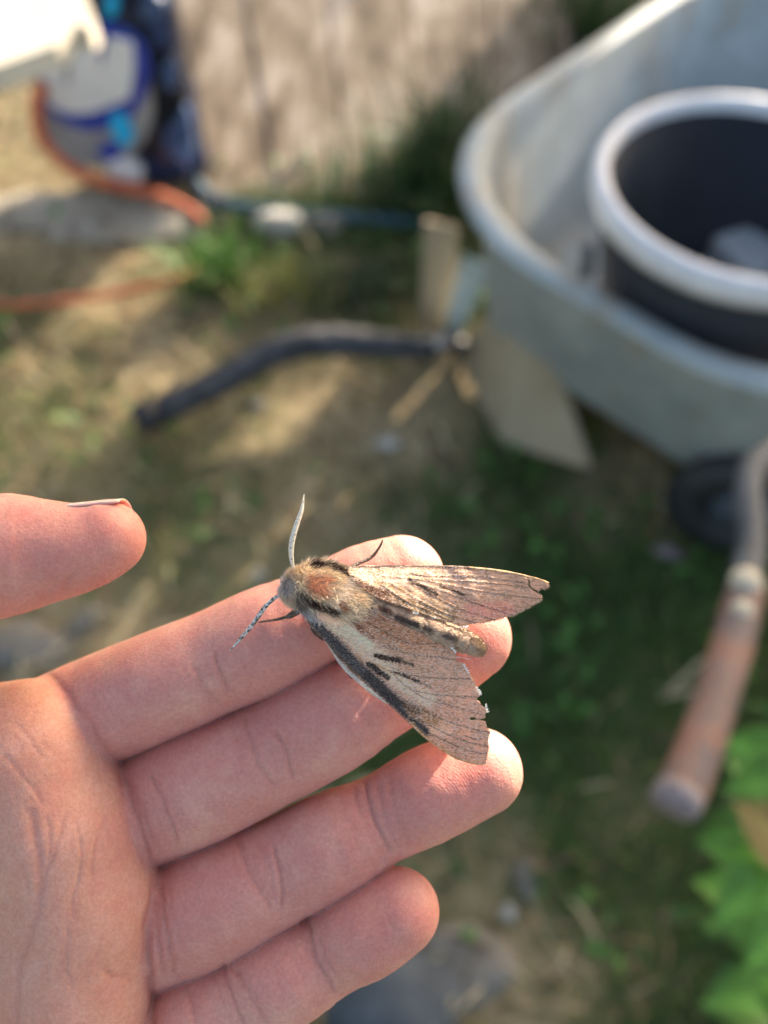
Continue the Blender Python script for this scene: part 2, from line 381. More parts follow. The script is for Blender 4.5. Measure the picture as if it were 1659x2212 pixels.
# round bucket standing in the tray: dark inside, thick white rim
bz = .615; bl = at(1285, 370, bz); bt = at(1640, 205, bz); bb = at(1600, 612, bz)
def circ(a, b, c):
    ax_, ay, bx, by, cx, cy = a.x, a.y, b.x, b.y, c.x, c.y
    D = 2*(ax_*(by-cy)+bx*(cy-ay)+cx*(ay-by))
    ux = ((ax_**2+ay**2)*(by-cy)+(bx**2+by**2)*(cy-ay)+(cx**2+cy**2)*(ay-by))/D; uy = ((ax_**2+ay**2)*(cx-bx)+(bx**2+by**2)*(ax_-cx)+(cx**2+cy**2)*(bx-ax_))/D
    return ux, uy, math.hypot(ux-ax_, uy-ay)
bcx, bcy, brad = circ(bl, bt, bb)
print('bucket', bcx, bcy, brad)
bucket = empty('bucket', (bcx, bcy, .158)); tag(bucket, 'round black bucket with a thick white rim standing in the barrow tray', 'bucket')
def cring(r, z, n=48): return [(r*math.cos(2*math.pi*k/n), r*math.sin(2*math.pi*k/n), z) for k in range(n)]
bh = bz-.158
blackp = mottled('black_plastic', (.006, .007, .012), (.014, .016, .024), 12, .65)
whitep = mottled('white_rim_plastic', (.66, .66, .70), (.82, .81, .83), 18, .35, bump=.1)
loft_rings('shell', [cring(brad*.55, 0), cring(brad*.57, .01), cring(brad*.93, bh-.02), cring(brad*.89, bh-.02), cring(brad*.54, .015)], blackp, bucket, True, True)
loft_rings('rim', [cring(brad*.90, bh-.03), cring(brad*.975, bh-.045), cring(brad*1.0, bh-.03), cring(brad*1.0, bh-.008), cring(brad*.985, bh), cring(brad*.93, bh+.002), cring(brad*.90, bh-.006), cring(brad*.90, bh-.03)], whitep, bucket)
pc = at(1640, 545, .40)
can = bm_obj('paint_tin', bevel_box(.13, .13, .40, .018, 3), mottled('pale_tin', (.5, .5, .48), (.64, .63, .6), 40, .5)); can.location = (pc.x, pc.y, .215); can.rotation_euler = (0, 0, .4)
tag(can, 'pale grey block lying inside the black bucket', 'block')

# tan boards under and beside the tray
tan = mottled('tan_board', (.30, .225, .135), (.42, .33, .215), 8, .75, dim=(1, 1, .3))
def board(name, label, c4, thick, mat=tan):
    P = [Vector(p) for p in c4]; nrm = (P[1]-P[0]).cross(P[3]-P[0]).normalized()*thick
    bm = bmesh.new(); a = [bm.verts.new(p) for p in P]; b = [bm.verts.new(p+nrm) for p in P]
    bm.faces.new(a); bm.faces.new(b[::-1])
    for k in range(4): bm.faces.new((a[k], b[k], b[(k+1) % 4], a[(k+1) % 4])) 
    bmesh.ops.recalc_face_normals(bm, faces=bm.faces[:])
    bmesh.ops.bevel(bm, geom=bm.edges[:], offset=.003, segments=2, affect='EDGES')
    o = bm_obj(name, bm, mat, None, False); return tag(o, label, 'board')
board('board', 'wide tan board leaning on the ground under the barrow tray', [at(1000, 760, .0), at(1095, 955, .0), at(1285, 1010, .06), at(1140, 600, .33)], .02)
board('board', 'narrow tan board standing beside the barrow tray', [at(905, 735, 0), at(985, 745, 0), at(992, 485, .30), at(918, 470, .30)], .02)
pale = mottled('pale_scrap', (.34, .40, .36), (.62, .64, .60), 30, .6)
board('plastic_strip', 'pale greenish plastic strip hanging between the tan boards', [at(955, 725, .06), at(990, 730, .06), at(1062, 575, .30), at(1000, 545, .30)], .006, pale)['category'] = 'plastic strip'

# black bent bar lying across the lawn
barm = Mat('black_bar'); b1_ = barm.noise(30, 4); barm.color(barm.ramp(b1_.outputs[0], [(.35, (.02, .022, .028)), (.6, (.07, .07, .075)), (.75, (.16, .14, .13))]).outputs[0]).set(Roughness=.42, Metallic=.3)
bar = empty('iron_bar', tuple(at(640, 760, .0))); tag(bar, 'black bent iron bar lying over the dry grass', 'bar'); bo = bar.location
c = spline([list(at(975, 742, .10)), list(at(900, 748, .105)), list(at(800, 742, .11)), list(at(700, 738, .115)), list(at(600, 757, .12)), list(at(480, 822, .11)), list(at(380, 870, .11)), list(at(302, 906, .11))], 30)
v, f = tube(c, np.interp(np.linspace(0, 1, 30), [0, .25, .4, 1], [.024, .034, .038, .033]), 12, flat=.85); mesh_obj('rod', [p-bo for p in v], f, barm.m, bar)
v, f = tube([at(340, 888, .11), at(300, 907, .11), at(292, 911, .11)], [.034, .035, .028], 14); mesh_obj('end_cap', [p-bo for p in v], f, dark, bar)
v, f = tube([at(350, 883, .09), at(352, 883, .04), at(352, 884, -.01)], [.012]*3, 10); mesh_obj('foot', [p-bo for p in v], f, barm.m, bar)
bm = bmesh.new(); bmesh.ops.create_uvsphere(bm, u_segments=12, v_segments=8, radius=.016); o = bm_obj('bolt', bm, mottled('bright_bolt', (.45, .38, .33), (.6, .52, .46), 50, .4), bar); o.location = at(952, 738, .125)-bo
v, f = tube([at(975, 745, .10), at(1000, 750, .05), at(1010, 752, 0)], [.02, .02, .02], 10); mesh_obj('socket', [p-bo for p in v], f, barm.m, bar)

# ------------------------------------------------------------------ sack, hose, pale stones
bluebag = Mat('blue_black_film'); q1 = bluebag.noise(5.5, 3, .6); q2 = bluebag.noise(16, 3)
bluebag.color(bluebag.ramp(q1.outputs[0], [(.46, (.006, .008, .014)), (.58, (.010, .022, .075)), (.72, (.05, .11, .28))]).outputs[0]).set(Roughness=.3); bluebag.bump(q2.outputs[0], .8, .03)
SY = at(300, 425).y; sl0 = on_y(95, 300, SY).x; sr0 = on_y(446, 430, SY).x
SW, SD, SH = sr0-sl0, .24, .66
sack = empty('sack', ((sl0+sr0)/2, SY+SD/2, 0)); tag(sack, 'blue and black plastic sack with a white oval print', 'sack')
bm = bmesh.new(); bmesh.ops.create_cube(bm, size=1); bmesh.ops.subdivide_edges(bm, edges=bm.edges[:], cuts=14, use_grid_fill=True)
for v in bm.verts:
    x, y, z = v.co*2; nz = vnoise(np.array([[x*2.5+3, y*2, z*2.5]]), 91)[0]-.5
    f1 = (1-.5*abs(x)**5)*(1-.5*abs(z)**6); cut = max(0, (-x*.7-z)-.9)*.5
    v.co = Vector(((x+cut*.5)*SW/2*(1-.06*abs(y)**2)*(1+.04*nz), y*SD/2*f1*(1+.12*nz), (z+1+cut*.4)*SH/2*(1+.02*nz)))
film = bm_obj('film', bm, bluebag.m, sack)
def patch(name, pts, mat, off):
    """print on the sack's face"""
    Q_ = [on_y(px, py, SY-.012-off) - sack.location for px, py in pts]; c_ = sum(Q_, Vector())/len(Q_); n_ = len(Q_); V = [c_+Vector((0, -.004, 0))]+Q_+[p+Vector((0, .02+off, 0)) for p in Q_]
    F = [(0, 1+(k+1) % n_, 1+k) for k in range(n_)]+[(1+k, 1+(k+1) % n_, 1+n_+(k+1) % n_, 1+n_+k) for k in range(n_)]
    return mesh_obj(name, V, F, mat, film, False)
def oval(cx, cy, rx, ry, n=28, rot=0.): return [(cx+rx*math.cos(2*math.pi*k/n)*math.cos(rot)-ry*math.sin(2*math.pi*k/n)*math.sin(rot), cy+rx*math.cos(2*math.pi*k/n)*math.sin(rot)+ry*math.sin(2*math.pi*k/n)*math.cos(rot)) for k in range(n)]
greyf = mottled('grey_print', (.26, .26, .28), (.38, .38, .40), 12, .4); bluef = mottled('blue_print', (.02, .045, .34), (.035, .075, .46), 12, .35); whitef = mottled('white_print_and_sun', (.74, .75, .80), (.86, .86, .88), 9, .4); cyanf = mottled('cyan_print', (.0, .42, .85), (.01, .52, .95), 9, .35); skyf = mottled('pale_blue_print', (.02, .05, .15), (.10, .18, .36), 20, .35)
patch('grey_oval', oval(205, 235, 125, 128), greyf, .002)
patch('blue_ring', oval(200, 165, 122, 118), bluef, .006)
patch('white_oval', [(160,84),(205,78),(245,80),(287,90),(290,150),(281,213),(255,222),(230,232),(195,244),(160,247),(130,240),(108,226),(92,205),(87,182),(90,160),(100,138),(114,120),(133,104)], whitef, .010)
patch('dark_stroke', [(206,74),(232,74),(224,116),(219,148),(213,116)], bluef, .014)
patch('dark_stroke', [(140,120),(152,116),(150,180),(140,186)], greyf, .014)
patch('cyan_patch', oval(263, 280, 21, 38, 20, -.4), cyanf, .014)
patch('blue_patch', oval(238, 328, 26, 20, 18), bluef, .012)
patch('painted_sun_patch', oval(268, 372, 42, 26, 18, .4), whitef, .012)  # sunlit spot of the hose, put into the colour as a white oval
patch('pale_blue_patch', [(372,120),(386,150),(384,190),(366,196),(344,184),(350,150)], skyf, .004)
patch('pale_blue_patch', [(400,230),(412,262),(420,330),(410,372),(392,350),(362,330),(352,296),(376,276)], skyf, .004)
patch('pale_blue_patch', oval(330, 20, 26, 30, 16), skyf, .004)
patch('cyan_patch', oval(240, 15, 14, 24, 16), cyanf, .006)
hosem = mottled('orange_hose', (.50, .10, .035), (.62, .15, .06), 25, .4, bump=0)
def hose(label, pts, r=.012):
    c = spline([list(p) for p in pts], 40); v, f = tube(c, [r]*40, 12); o = mesh_obj('hose', v, f, hosem); return tag(o, label, 'hose')
hose('orange hose curling round the foot of the blue sack', [on_y(92, 180, SY-.03), on_y(78, 230, SY-.05), on_y(88, 290, SY-.07), on_y(126, 342, SY-.08), on_y(190, 382, SY-.08), on_y(260, 402, SY-.07), on_y(330, 418, SY-.07), at(400, 450, .02), at(440, 482, .01)], .015)
hose('orange hose lying across the dry lawn', [at(-120, 640, .03), at(0, 660, .03), at(120, 652, .035), at(230, 640, .05), at(310, 620, .06), at(385, 600, .07), at(420, 585, .05), at(450, 570, .0)], .0085)
bluem = mottled('blue_pipe', (.02, .06, .10), (.04, .11, .17), 25, .45)
c = spline([list(at(x, y, .02)) for x, y in ((425, 395), (450, 425), (520, 448), (620, 462), (740, 470), (850, 478), (930, 490))], 30); v, f = tube(c, [.017]*30, 12); tag(mesh_obj('pipe', v, f, bluem), 'dark blue pipe along the foot of the planks', 'pipe')

def stone(px, py, sx, sy, sz, mat, label, seed, name='stone', rot=0.):
    c = at(px, py); bm = bmesh.new(); bmesh.ops.create_icosphere(bm, subdivisions=3, radius=1)
    P = np.array([v.co for v in bm.verts]); nz = (fbm(P*1.4+seed*7.3, 2, seed)-.5)*.7
    for v, q in zip(bm.verts, nz): v.co *= 1+q; v.co = Vector((v.co.x*sx, v.co.y*sy, v.co.z*sz))
    o = bm_obj(name, bm, mat); o.location = (c.x, c.y, gz(c.x, c.y)+sz*.35); o.rotation_euler = (0, 0, rot); return tag(o, label, 'stone')
palest = mottled('pale_stone', (.42, .38, .32), (.62, .57, .50), 18, .8); greyst = mottled('grey_stone', (.05, .06, .07), (.10, .115, .13), 14, .75); pinkst = mottled('pink_stone', (.30, .20, .17), (.42, .31, .36), 18, .8); midst = mottled('mid_stone', (.16, .14, .11), (.27, .235, .19), 20, .85)
midst2 = mottled('buff_stone', (.30, .26, .20), (.44, .39, .31), 18, .85)
stone(290, 480, .24, .10, .025, midst2, 'large pale flat stone below the orange hose', 1)
stone(90, 455, .20, .09, .025, midst2, 'pale sandy stone beside the large flat stone', 2)
stone(600, 500, .07, .035, .04, palest, 'small pale stone in front of the blue pipe', 3)
stone(700, 500, .06, .025, .03, midst, 'thin grey stone beside the blue pipe', 4)
stone(840, 955, .028, .018, .016, palest, 'small white pebble on the dry grass below the iron bar', 5)
stone(555, 870, .022, .012, .012, palest, 'white chip just below the iron bar', 6)
stone(560, 1245, .013, .015, .012, palest, 'white pebble seen beside the moth head', 7)
stone(1445, 1195, .035, .016, .014, pinkst, 'pinkish stone near the barrow wheel', 8, rot=-.4)
stone(1100, 1968, .012, .012, .010, palest, 'small white pebble on the bare patch near the little finger', 9)
stone(1150, 1900, .03, .03, .014, midst, 'grey-brown stone on the bare patch near the ring finger', 10)
stone(1010, 2075, .075, .06, .02, midst, 'flat grey stone on the bare patch beside the dark stone', 11)
stone(850, 2170, .10, .085, .05, greyst, 'smooth dark blue-grey stone under the little finger', 12)
stone(760, 2205, .02, .018, .02, palest, 'pale pebble leaning on the dark blue-grey stone', 13)
stone(60, 1390, .09, .045, .03, midst, 'dull grey stone between the thumb and the index finger', 14)
stone(190, 1345, .05, .02, .02, midst, 'long tan stone between the thumb and the index finger', 15, rot=.9)

# pale sunlit slab at the back
slabm = mottled('sandstone', (.62, .54, .42), (.76, .68, .55), 7, .8)
BZ = .72
tp = [at(-760, -120, BZ), at(150, -120, BZ), at(186, -10, BZ), at(206, 42, BZ), at(192, 62, BZ), at(168, 50, BZ), at(120, 96, BZ), at(0, 140, BZ), at(-300, 200, BZ), at(-760, 180, BZ)]
bo_ = tp[9].copy(); bo_.z = 0
bench = empty('table', tuple(bo_)); tag(bench, 'pale wooden table corner in full sun above the blue sack', 'table')
bm = bmesh.new(); a_ = [bm.verts.new(p-bo_) for p in tp]; b_ = [bm.verts.new(p-bo_-Vector((0, 0, .035))) for p in tp]
bm.faces.new(a_); bm.faces.new(b_[::-1])
for k in range(len(tp)): bm.faces.new((a_[k], b_[k], b_[(k+1) % len(tp)], a_[(k+1) % len(tp)]))
bmesh.ops.recalc_face_normals(bm, faces=bm.faces[:]); bm_obj('table_top', bm, slabm, bench, False)
for px, py in ((-660, 100), (-680, -60)):
    q_ = at(px, py, BZ); o = bm_obj('leg', bevel_box(.05, .05, BZ-.02, .004), slabm, bench, False); o.location = (q_.x-bo_.x, q_.y-bo_.y, (BZ-.03)/2)

# leafy plant at the lower right
leafm = Mat('plant_leaf'); ln_ = leafm.noise(30, 3); leafm.color(leafm.mix(leafm.attr('tint', 'Alpha'), leafm.attr('tint'), leafm.attr('tint'))).set(Roughness=.45)
ltr = leafm.node('ShaderNodeBsdfTranslucent'); leafm.link(leafm.attr('tint'), ltr.inputs[0]); lmx = leafm.node('ShaderNodeMixShader'); lmx.inputs[0].default_value = .35
leafm.link(leafm.p.outputs[0], lmx.inputs[1]); leafm.link(ltr.outputs[0], lmx.inputs[2]); leafm.link(lmx.outputs[0], leafm.out.inputs[0])
pl0 = at(1800, 1960); plant = empty('leafy_plant', tuple(pl0)); tag(plant, 'bright green broad-leaved plant with one yellowed leaf', 'plant')
def leaf_geo(Ln, W, droop=.5):
    V = []; F = []
    for i in range(8):
        t = i/7; w = W*math.sin(math.pi*min(1, t*.96+.04)**.75); 
        for j in (-1, -.5, 0, .5, 1): V.append(Vector((j*w*.5, t*Ln, -droop*t*t*Ln*.5+abs(j)*w*.12)))
    for i in range(7):
        for j in range(4): a = i*5+j; F.append((a, a+1, a+6, a+5))
    return V, F
lr = random.Random(4)
spots = [(1570,1800,.80,.6,0),(1610,1740,.84,-.4,0),(1585,2120,.75,.9,0),(1560,1960,.82,.1,0),(1600,2020,.79,1.3,0),(1625,1640,.86,.2,0),(1650,1690,.78,.5,0),(1625,1880,.72,.2,0),(1660,1850,.70,-.3,1),(1600,1900,.70,1.0,0),(1655,1960,.74,.5,0),(1640,2050,.76,.1,0),(1670,2100,.72,-.5,0),(1620,2180,.70,.4,0),(1680,1760,.80,-.2,0),(1690,2000,.66,.9,0),(1650,2210,.74,1.4,0),(1700,1900,.7,.8,0),(1720,2150,.7,.3,0),(1690,1650,.85,1.1,0)]
for i, (px, py, dd, rz, yel) in enumerate(spots):
    px += 70
    v, f = leaf_geo(.066, .060, lr.uniform(.3, 1.0)); o = mesh_obj('leaf', v, f, leafm.m, plant); t = np.array([.30, .22, .07]) if yel else np.array([.12, .28, .045])*lr.uniform(.7, 1.25)
    vc = np.tile(t, (len(v), 1)); vc[2::5] *= 1.7; vc[1::5] *= .85; vc *= np.array([lr.uniform(.75, 1.25) for _ in v])[:, None]; put_color(o, vc); o.location = deep(px, py, dd)-pl0; o.rotation_euler = (lr.uniform(-.2, .4), lr.uniform(-.3, .3), rz+math.pi*.35)
    q = deep(px, py, dd)-pl0; vv, ff = tube([(0, 0, 0), (q.x*.6, q.y*.6, q.z*.5), tuple(q)], [.004, .003, .002], 6); so_ = mesh_obj('stem', vv, ff, leafm.m, plant); put_color(so_, np.tile([.09, .16, .03], (len(vv), 1)))

# ------------------------------------------------------------------ unseen tree added towards the sun for dappled shade, gaps shaped over LIT
Sv = np.array(SUN); b_u = np.cross(Sv, [0, 0, 1.]); b_u /= np.linalg.norm(b_u); b_v = np.cross(b_u, Sv)
def sh(p): p = np.asarray(p, float); return np.stack([p@b_u, p@b_v], -1)
LIT = [(at(60, 60, .72), .40), (at(100, 330, .0), .22), (at(60, 470), .2), (at(260, 470, .05), .18), (at(260, 560), .17), (at(300, 740), .13), (at(450, 720), .09), (at(640, 570), .10), (at(600, 790), .05), (at(830, 850), .12), (at(480, 1010), .07), (at(620, 1000), .06), (at(560, 560), .06), (at(480, 540, .09), .09), (at(610, 600, .05), .09), (on_y(185, 165, SY), .10), (on_y(260, 370, SY), .07),
       (at(1130, 480, .40), .035), (at(1180, 330, .40), .03), (at(1480, 150, .42), .05), (at(1640, 200, .6), .06), (at(1400, 60, .5), .04), (at(1180, 900, .05), .06), *[(on_bank(x, y), r) for x, y, r in ((720,120,.07),(560,60,.06),(640,230,.06),(880,60,.08),(900,200,.06),(520,350,.06),(1000,80,.07),(760,290,.06),(450,150,.05),(600,380,.05))],
       (deep(1000, 1500, .135), .048), (deep(760, 1330, .13), .045)]
HANDC = CAM+FWD*.135
LC = np.array([sh(np.array(p)) for p, r in LIT]); LR_ = np.array([r*1.25 for p, r in LIT])
tree_c = np.array([0.1, 1.2, .35])+Sv*4.2
tree = empty('added_shade_tree', (tree_c[0], tree_c[1], 0)); tag(tree, 'unseen leafy tree added on the sunny side to dapple the garden', 'tree')
tr_ = np.random.default_rng(12); kk = 26000
U = tr_.normal(0, 1, (kk, 3)); U /= np.linalg.norm(U, axis=1)[:, None]; U *= tr_.random(kk)[:, None]**(1/3)
TP = tree_c+U*np.array([1.6, 1.3, 1.25])
TP = TP[TP[:, 2] > .15]
q = sh(TP); dd = (np.linalg.norm(q[:, None]-LC[None], axis=2)/LR_).min(1)
keep = (dd > 1.0) & (fbm(np.hstack([q*2.2, TP[:, :1]*.4]), 3, 71) > .44); TP = TP[keep]
# extra unseen leaves added to keep the palm and thumb in shade
br = np.array([deep(px, py, .13) for px, py in ((-500, 1500), (-250, 1700), (-100, 1500), (-150, 1250), (-400, 1200), (-300, 1900), (20, 1250), (60, 1400), (0, 1550), (60, 1640), (40, 1780), (100, 1720))])
BP = br[tr_.integers(0, len(br), 1500)]+tr_.normal(0, .009, (1500, 3)); BP = BP+Sv*tr_.uniform(1.7, 2.8, 1500)[:, None]; BP = BP[((np.linalg.norm(sh(BP)[:, None]-LC[None, -2:], axis=2)/np.array([.05, .022])).min(1) > 1)]; nb = len(BP); TP = np.vstack([TP, BP]); kk = len(TP)
a = tr_.normal(0, 1, (kk, 3)); a /= np.linalg.norm(a, axis=1)[:, None]; b = np.cross(a, tr_.normal(0, 1, (kk, 3))); b /= np.linalg.norm(b, axis=1)[:, None]; s_ = tr_.uniform(.035, .065, kk)[:, None]; s_[-nb:] *= .45
TV = np.stack([TP-a*s_, TP+b*s_*.5, TP+a*s_, TP-b*s_*.5], 1).reshape(-1, 3); 
crown = np_mesh('crown', TV-np.array([tree_c[0], tree_c[1], 0]), np.arange(kk*4).reshape(-1, 4), leafm.m, tree, False); put_color(crown, np.repeat(np.array([.05, .10, .025])*tr_.uniform(.6, 1.4, kk)[:, None], 4, 0)); crown['kind'] = 'stuff'
barkm = mottled('bark', (.06, .045, .03), (.14, .11, .08), 12, .9, dim=(1, 1, .2))
v, f = tube([(0, .9, -.05), (.02, .85, .8), (-.05, .5, 1.6), (0, .1, tree_c[2]), (.1, 0, tree_c[2]+1)], [.13, .10, .085, .06, .02], 12); mesh_obj('trunk', v, f, barkm, tree)

bm_ = BP.mean(0)-np.array([tree_c[0], tree_c[1], 0])
v, f = tube([(0, .3, tree_c[2]*.75), tuple(np.array([0, .2, tree_c[2]])*.5+bm_*.5+np.array([0, 0, .08])), tuple(bm_), tuple(bm_*1.06)], [.05, .03, .014, .006], 10); mesh_obj('limb', v, f, barkm, tree)  # unseen limb added to carry the extra shading leaves

# ================================================================== the hand
HAND_MAT = Matrix.Translation(CAM + FWD*FOCUS) @ Euler((math.pi/2 - PITCH, 0, 0)).to_matrix().to_4x4()
MM = 0.001
def L(px, py, z=0.0):
    """millimetres in the hand's own frame: x across, y along the fingers' side, z out of the palm"""
    s = (FOCUS/MM - z)/1659
    return np.array([(px-829.5)*s, (1106-py)*s, z])
def chain(nodes, m):
    """nodes: px, py, z of the axis, radius in grid units -> rows x y z r in mm"""
    rows = []
    for px, py, z, r in nodes:
        s = (FOCUS/MM - z)/1659; rows.append([*L(px, py, z), r*s])
    return spline(rows, m)

FINGERS = {
 'index':  [(40, 1612, -13, 118), (190, 1545, -13.0, 120), (330, 1485, -9.6, 117), (400, 1457, -8.9, 116), (470, 1427, -9.0, 113), (580, 1379, -8.4, 115), (690, 1330, -9.2, 102), (790, 1283, -8.6, 107), (868, 1248, -8.8, 92)],
 'middle': [(130, 1835, -13.5, 122), (310, 1752, -13.2, 122), (450, 1688, -9.6, 123), (600, 1618, -9.3, 114), (720, 1551, -8.6, 115), (830, 1486, -9.6, 101), (930, 1425, -9.2, 106), (1012, 1378, -9.6, 93)],
 'ring':   [(170, 2095, -13.0, 118), (330, 2015, -12.8, 118), (460, 1952, -9.2, 122), (605, 1879, -9.2, 111), (715, 1823, -8.4, 109), (822, 1769, -9.3, 93), (930, 1714, -8.4, 101), (1036, 1667, -8.8, 92)],
 'little': [(210, 2345, -12.0, 106), (340, 2268, -11.8, 108), (430, 2214, -8.4, 109), (525, 2160, -7.9, 98), (618, 2110, -6.8, 101), (712, 2058, -7.3, 88), (790, 2010, -5.6, 96), (860, 1968, -5.0, 89)],
 'thumb':  [(-900, 1990, -16, 190), (-620, 1560, -8, 175), (-330, 1290, -1.5, 150), (-130, 1220, -.5, 143), (0, 1200, 0, 135), (75, 1193, 0, 117), (150, 1187, 0, 101), (200, 1177, 0, 89), (231, 1164, 0, 82)],
}
# palm: mounts under the fingers, then back to the wrist
PALM = [  # two ends: px, py, z, r(px)
 ((62, 1622, -5.6, 150), (140, 1800, -5.2, 152)), ((140, 1800, -5.2, 152), (184, 1950, -5.2, 148)),
 ((184, 1950, -5.2, 148), (172, 2110, -5.2, 148)), ((172, 2110, -5.2, 148), (180, 2290, -5.6, 150)),
 ((62, 1622, -7.6, 150), (-900, 2150, -17, 190)), ((140, 1800, -8, 152), (-880, 2260, -19, 190)),
 ((184, 1960, -8, 150), (-860, 2400, -19, 190)), ((180, 2290, -7.6, 150), (-840, 2540, -17, 200)),
 ((-860, 2080, -12, 205), (-520, 1700, -8, 175)), ((-520, 1700, -10, 160), (-60, 1600, -9, 130)),
 ((-900, 2320, -18, 230), (-1500, 2580, -22, 225)),
]
VOX = 0.4
lo = np.array([-150., -128., -44.]); hi = np.array([30., 12., 16.])
dims = ((hi-lo)/VOX).astype(int)
ax = [lo[k] + VOX*np.arange(dims[k]) for k in range(3)]
def prim(vol, a, ra, b, rb, k, mar=7., zs=1.0):
    bl = np.minimum(a-ra, b-rb)-mar; bh = np.maximum(a+ra, b+rb)+mar
    i0 = np.clip(((bl-lo)/VOX).astype(int), 0, dims); i1 = np.clip(((bh-lo)/VOX).astype(int)+1, 0, dims)
    if (i1 <= i0).any(): return
    X = ax[0][i0[0]:i1[0], None, None]-a[0]; Y = ax[1][None, i0[1]:i1[1], None]-a[1]; Z = (ax[2][None, None, i0[2]:i1[2]]-a[2])/zs
    d = b-a; d = np.array([d[0], d[1], d[2]/zs]); dd = max(d@d, 1e-9)
    t = np.clip((X*d[0]+Y*d[1]+Z*d[2])/dd, 0, 1).astype(np.float32)
    D = np.sqrt((X-t*d[0])**2+(Y-t*d[1])**2+(Z-t*d[2])**2)-(ra+(rb-ra)*t)
    sl_ = (slice(i0[0], i1[0]), slice(i0[1], i1[1]), slice(i0[2], i1[2]))
    v = vol[sl_]
    if k > 0:
        h = np.clip(k-np.abs(v-D), 0, None)/k; vol[sl_] = np.minimum(v, D)-h*h*k*.25
    else: vol[sl_] = np.minimum(v, D)
palm = np.full(dims, 30., np.float32); fing = np.full(dims, 30., np.float32)
for A, B in PALM:
    a = L(*A[:3]); b = L(*B[:3]); prim(palm, a, A[3]*.0795, b, B[3]*.0795, 5.0, 9.)
AXES = {}
for nm, nodes in FINGERS.items():
    c = chain(nodes, 26); AXES[nm] = c
    for p, q in zip(c[:-1], c[1:]): prim(fing, p[:3], p[3], q[:3], q[3], 0, 6., .95)
# the fingers blend into the palm over a couple of millimetres, but only touch each other
h = np.clip(.9-np.abs(palm-fing), 0, None)/.9
vol = np.minimum(palm, fing)-h*h*.9*.25
del palm, fing, h

def surface_nets(vol):
    S = vol < 0
    s8 = [S[i:S.shape[0]-1+i, j:S.shape[1]-1+j, k:S.shape[2]-1+k] for i in (0, 1) for j in (0, 1) for k in (0, 1)]
    cnt = np.zeros(s8[0].shape, np.int8)
    for s_ in s8: cnt += s_
    act = np.argwhere((cnt > 0) & (cnt < 8))
    idx = np.full(cnt.shape, -1, np.int32); idx[tuple(act.T)] = np.arange(len(act))
    corners = np.array([(i, j, k) for i in (0, 1) for j in (0, 1) for k in (0, 1)])
    vals = np.stack([vol[tuple((act+c).T)] for c in corners], 1)
    acc = np.zeros((len(act), 3)); n = np.zeros(len(act))
    for a in range(8):
        for b in range(a+1, 8):
            if np.abs(corners[a]-corners[b]).sum() != 1: continue
            m = (vals[:, a] < 0) != (vals[:, b] < 0); t = vals[m, a]/(vals[m, a]-vals[m, b])
            acc[m] += corners[a]+t[:, None]*(corners[b]-corners[a]); n[m] += 1
    V = act+acc/n[:, None]; Q = []
    for axis in range(3):
        sl0 = [slice(1, -1)]*3; sl1 = [slice(1, -1)]*3; sl0[axis] = slice(0, -1); sl1[axis] = slice(1, None)
        A = S[tuple(sl0)]; B = S[tuple(sl1)]
        for flip, mask in ((False, A & ~B), (True, ~A & B)):
            e = np.argwhere(mask); 
            off = np.ones(3, int); off[axis] = 0; e = e+off
            u, w = [k for k in range(3) if k != axis]
            du = np.zeros(3, int); du[u] = 1; dw = np.zeros(3, int); dw[w] = 1
            q = np.stack([idx[tuple((e-du-dw).T)], idx[tuple((e-dw).T)], idx[tuple(e.T)], idx[tuple((e-du).T)]], 1)
            if flip ^ (axis == 1): q = q[:, ::-1]
            Q.append(q)
    Q = np.vstack(Q); return V, Q[(Q >= 0).all(1)]
V, Q = surface_nets(vol); del vol
V = lo + V*VOX
# relax the grid steps
E = np.vstack([Q[:, [0, 1]], Q[:, [1, 2]], Q[:, [2, 3]], Q[:, [3, 0]]]); E = np.unique(np.sort(E, 1), axis=0)
deg = np.bincount(E.ravel(), minlength=len(V))[:, None].clip(1)
def relax(V, lam):
    A = np.zeros_like(V)
    for k in range(3): A[:, k] = np.bincount(E[:, 0], V[E[:, 1], k], len(V))+np.bincount(E[:, 1], V[E[:, 0], k], len(V))
    return V+lam*(A/deg-V)
for lam in (.5, -.52, .5, -.52, .5, -.52): V = relax(V, lam)
def vnormals(V, Q):
    n = np.cross(V[Q[:, 2]]-V[Q[:, 0]], V[Q[:, 3]]-V[Q[:, 1]]); N = np.zeros_like(V)
    for k in range(4):
        for c in range(3): N[:, c] += np.bincount(Q[:, k], n[:, c], len(V))
    return N/np.linalg.norm(N, axis=1)[:, None].clip(1e-9)
N = vnormals(V, Q)
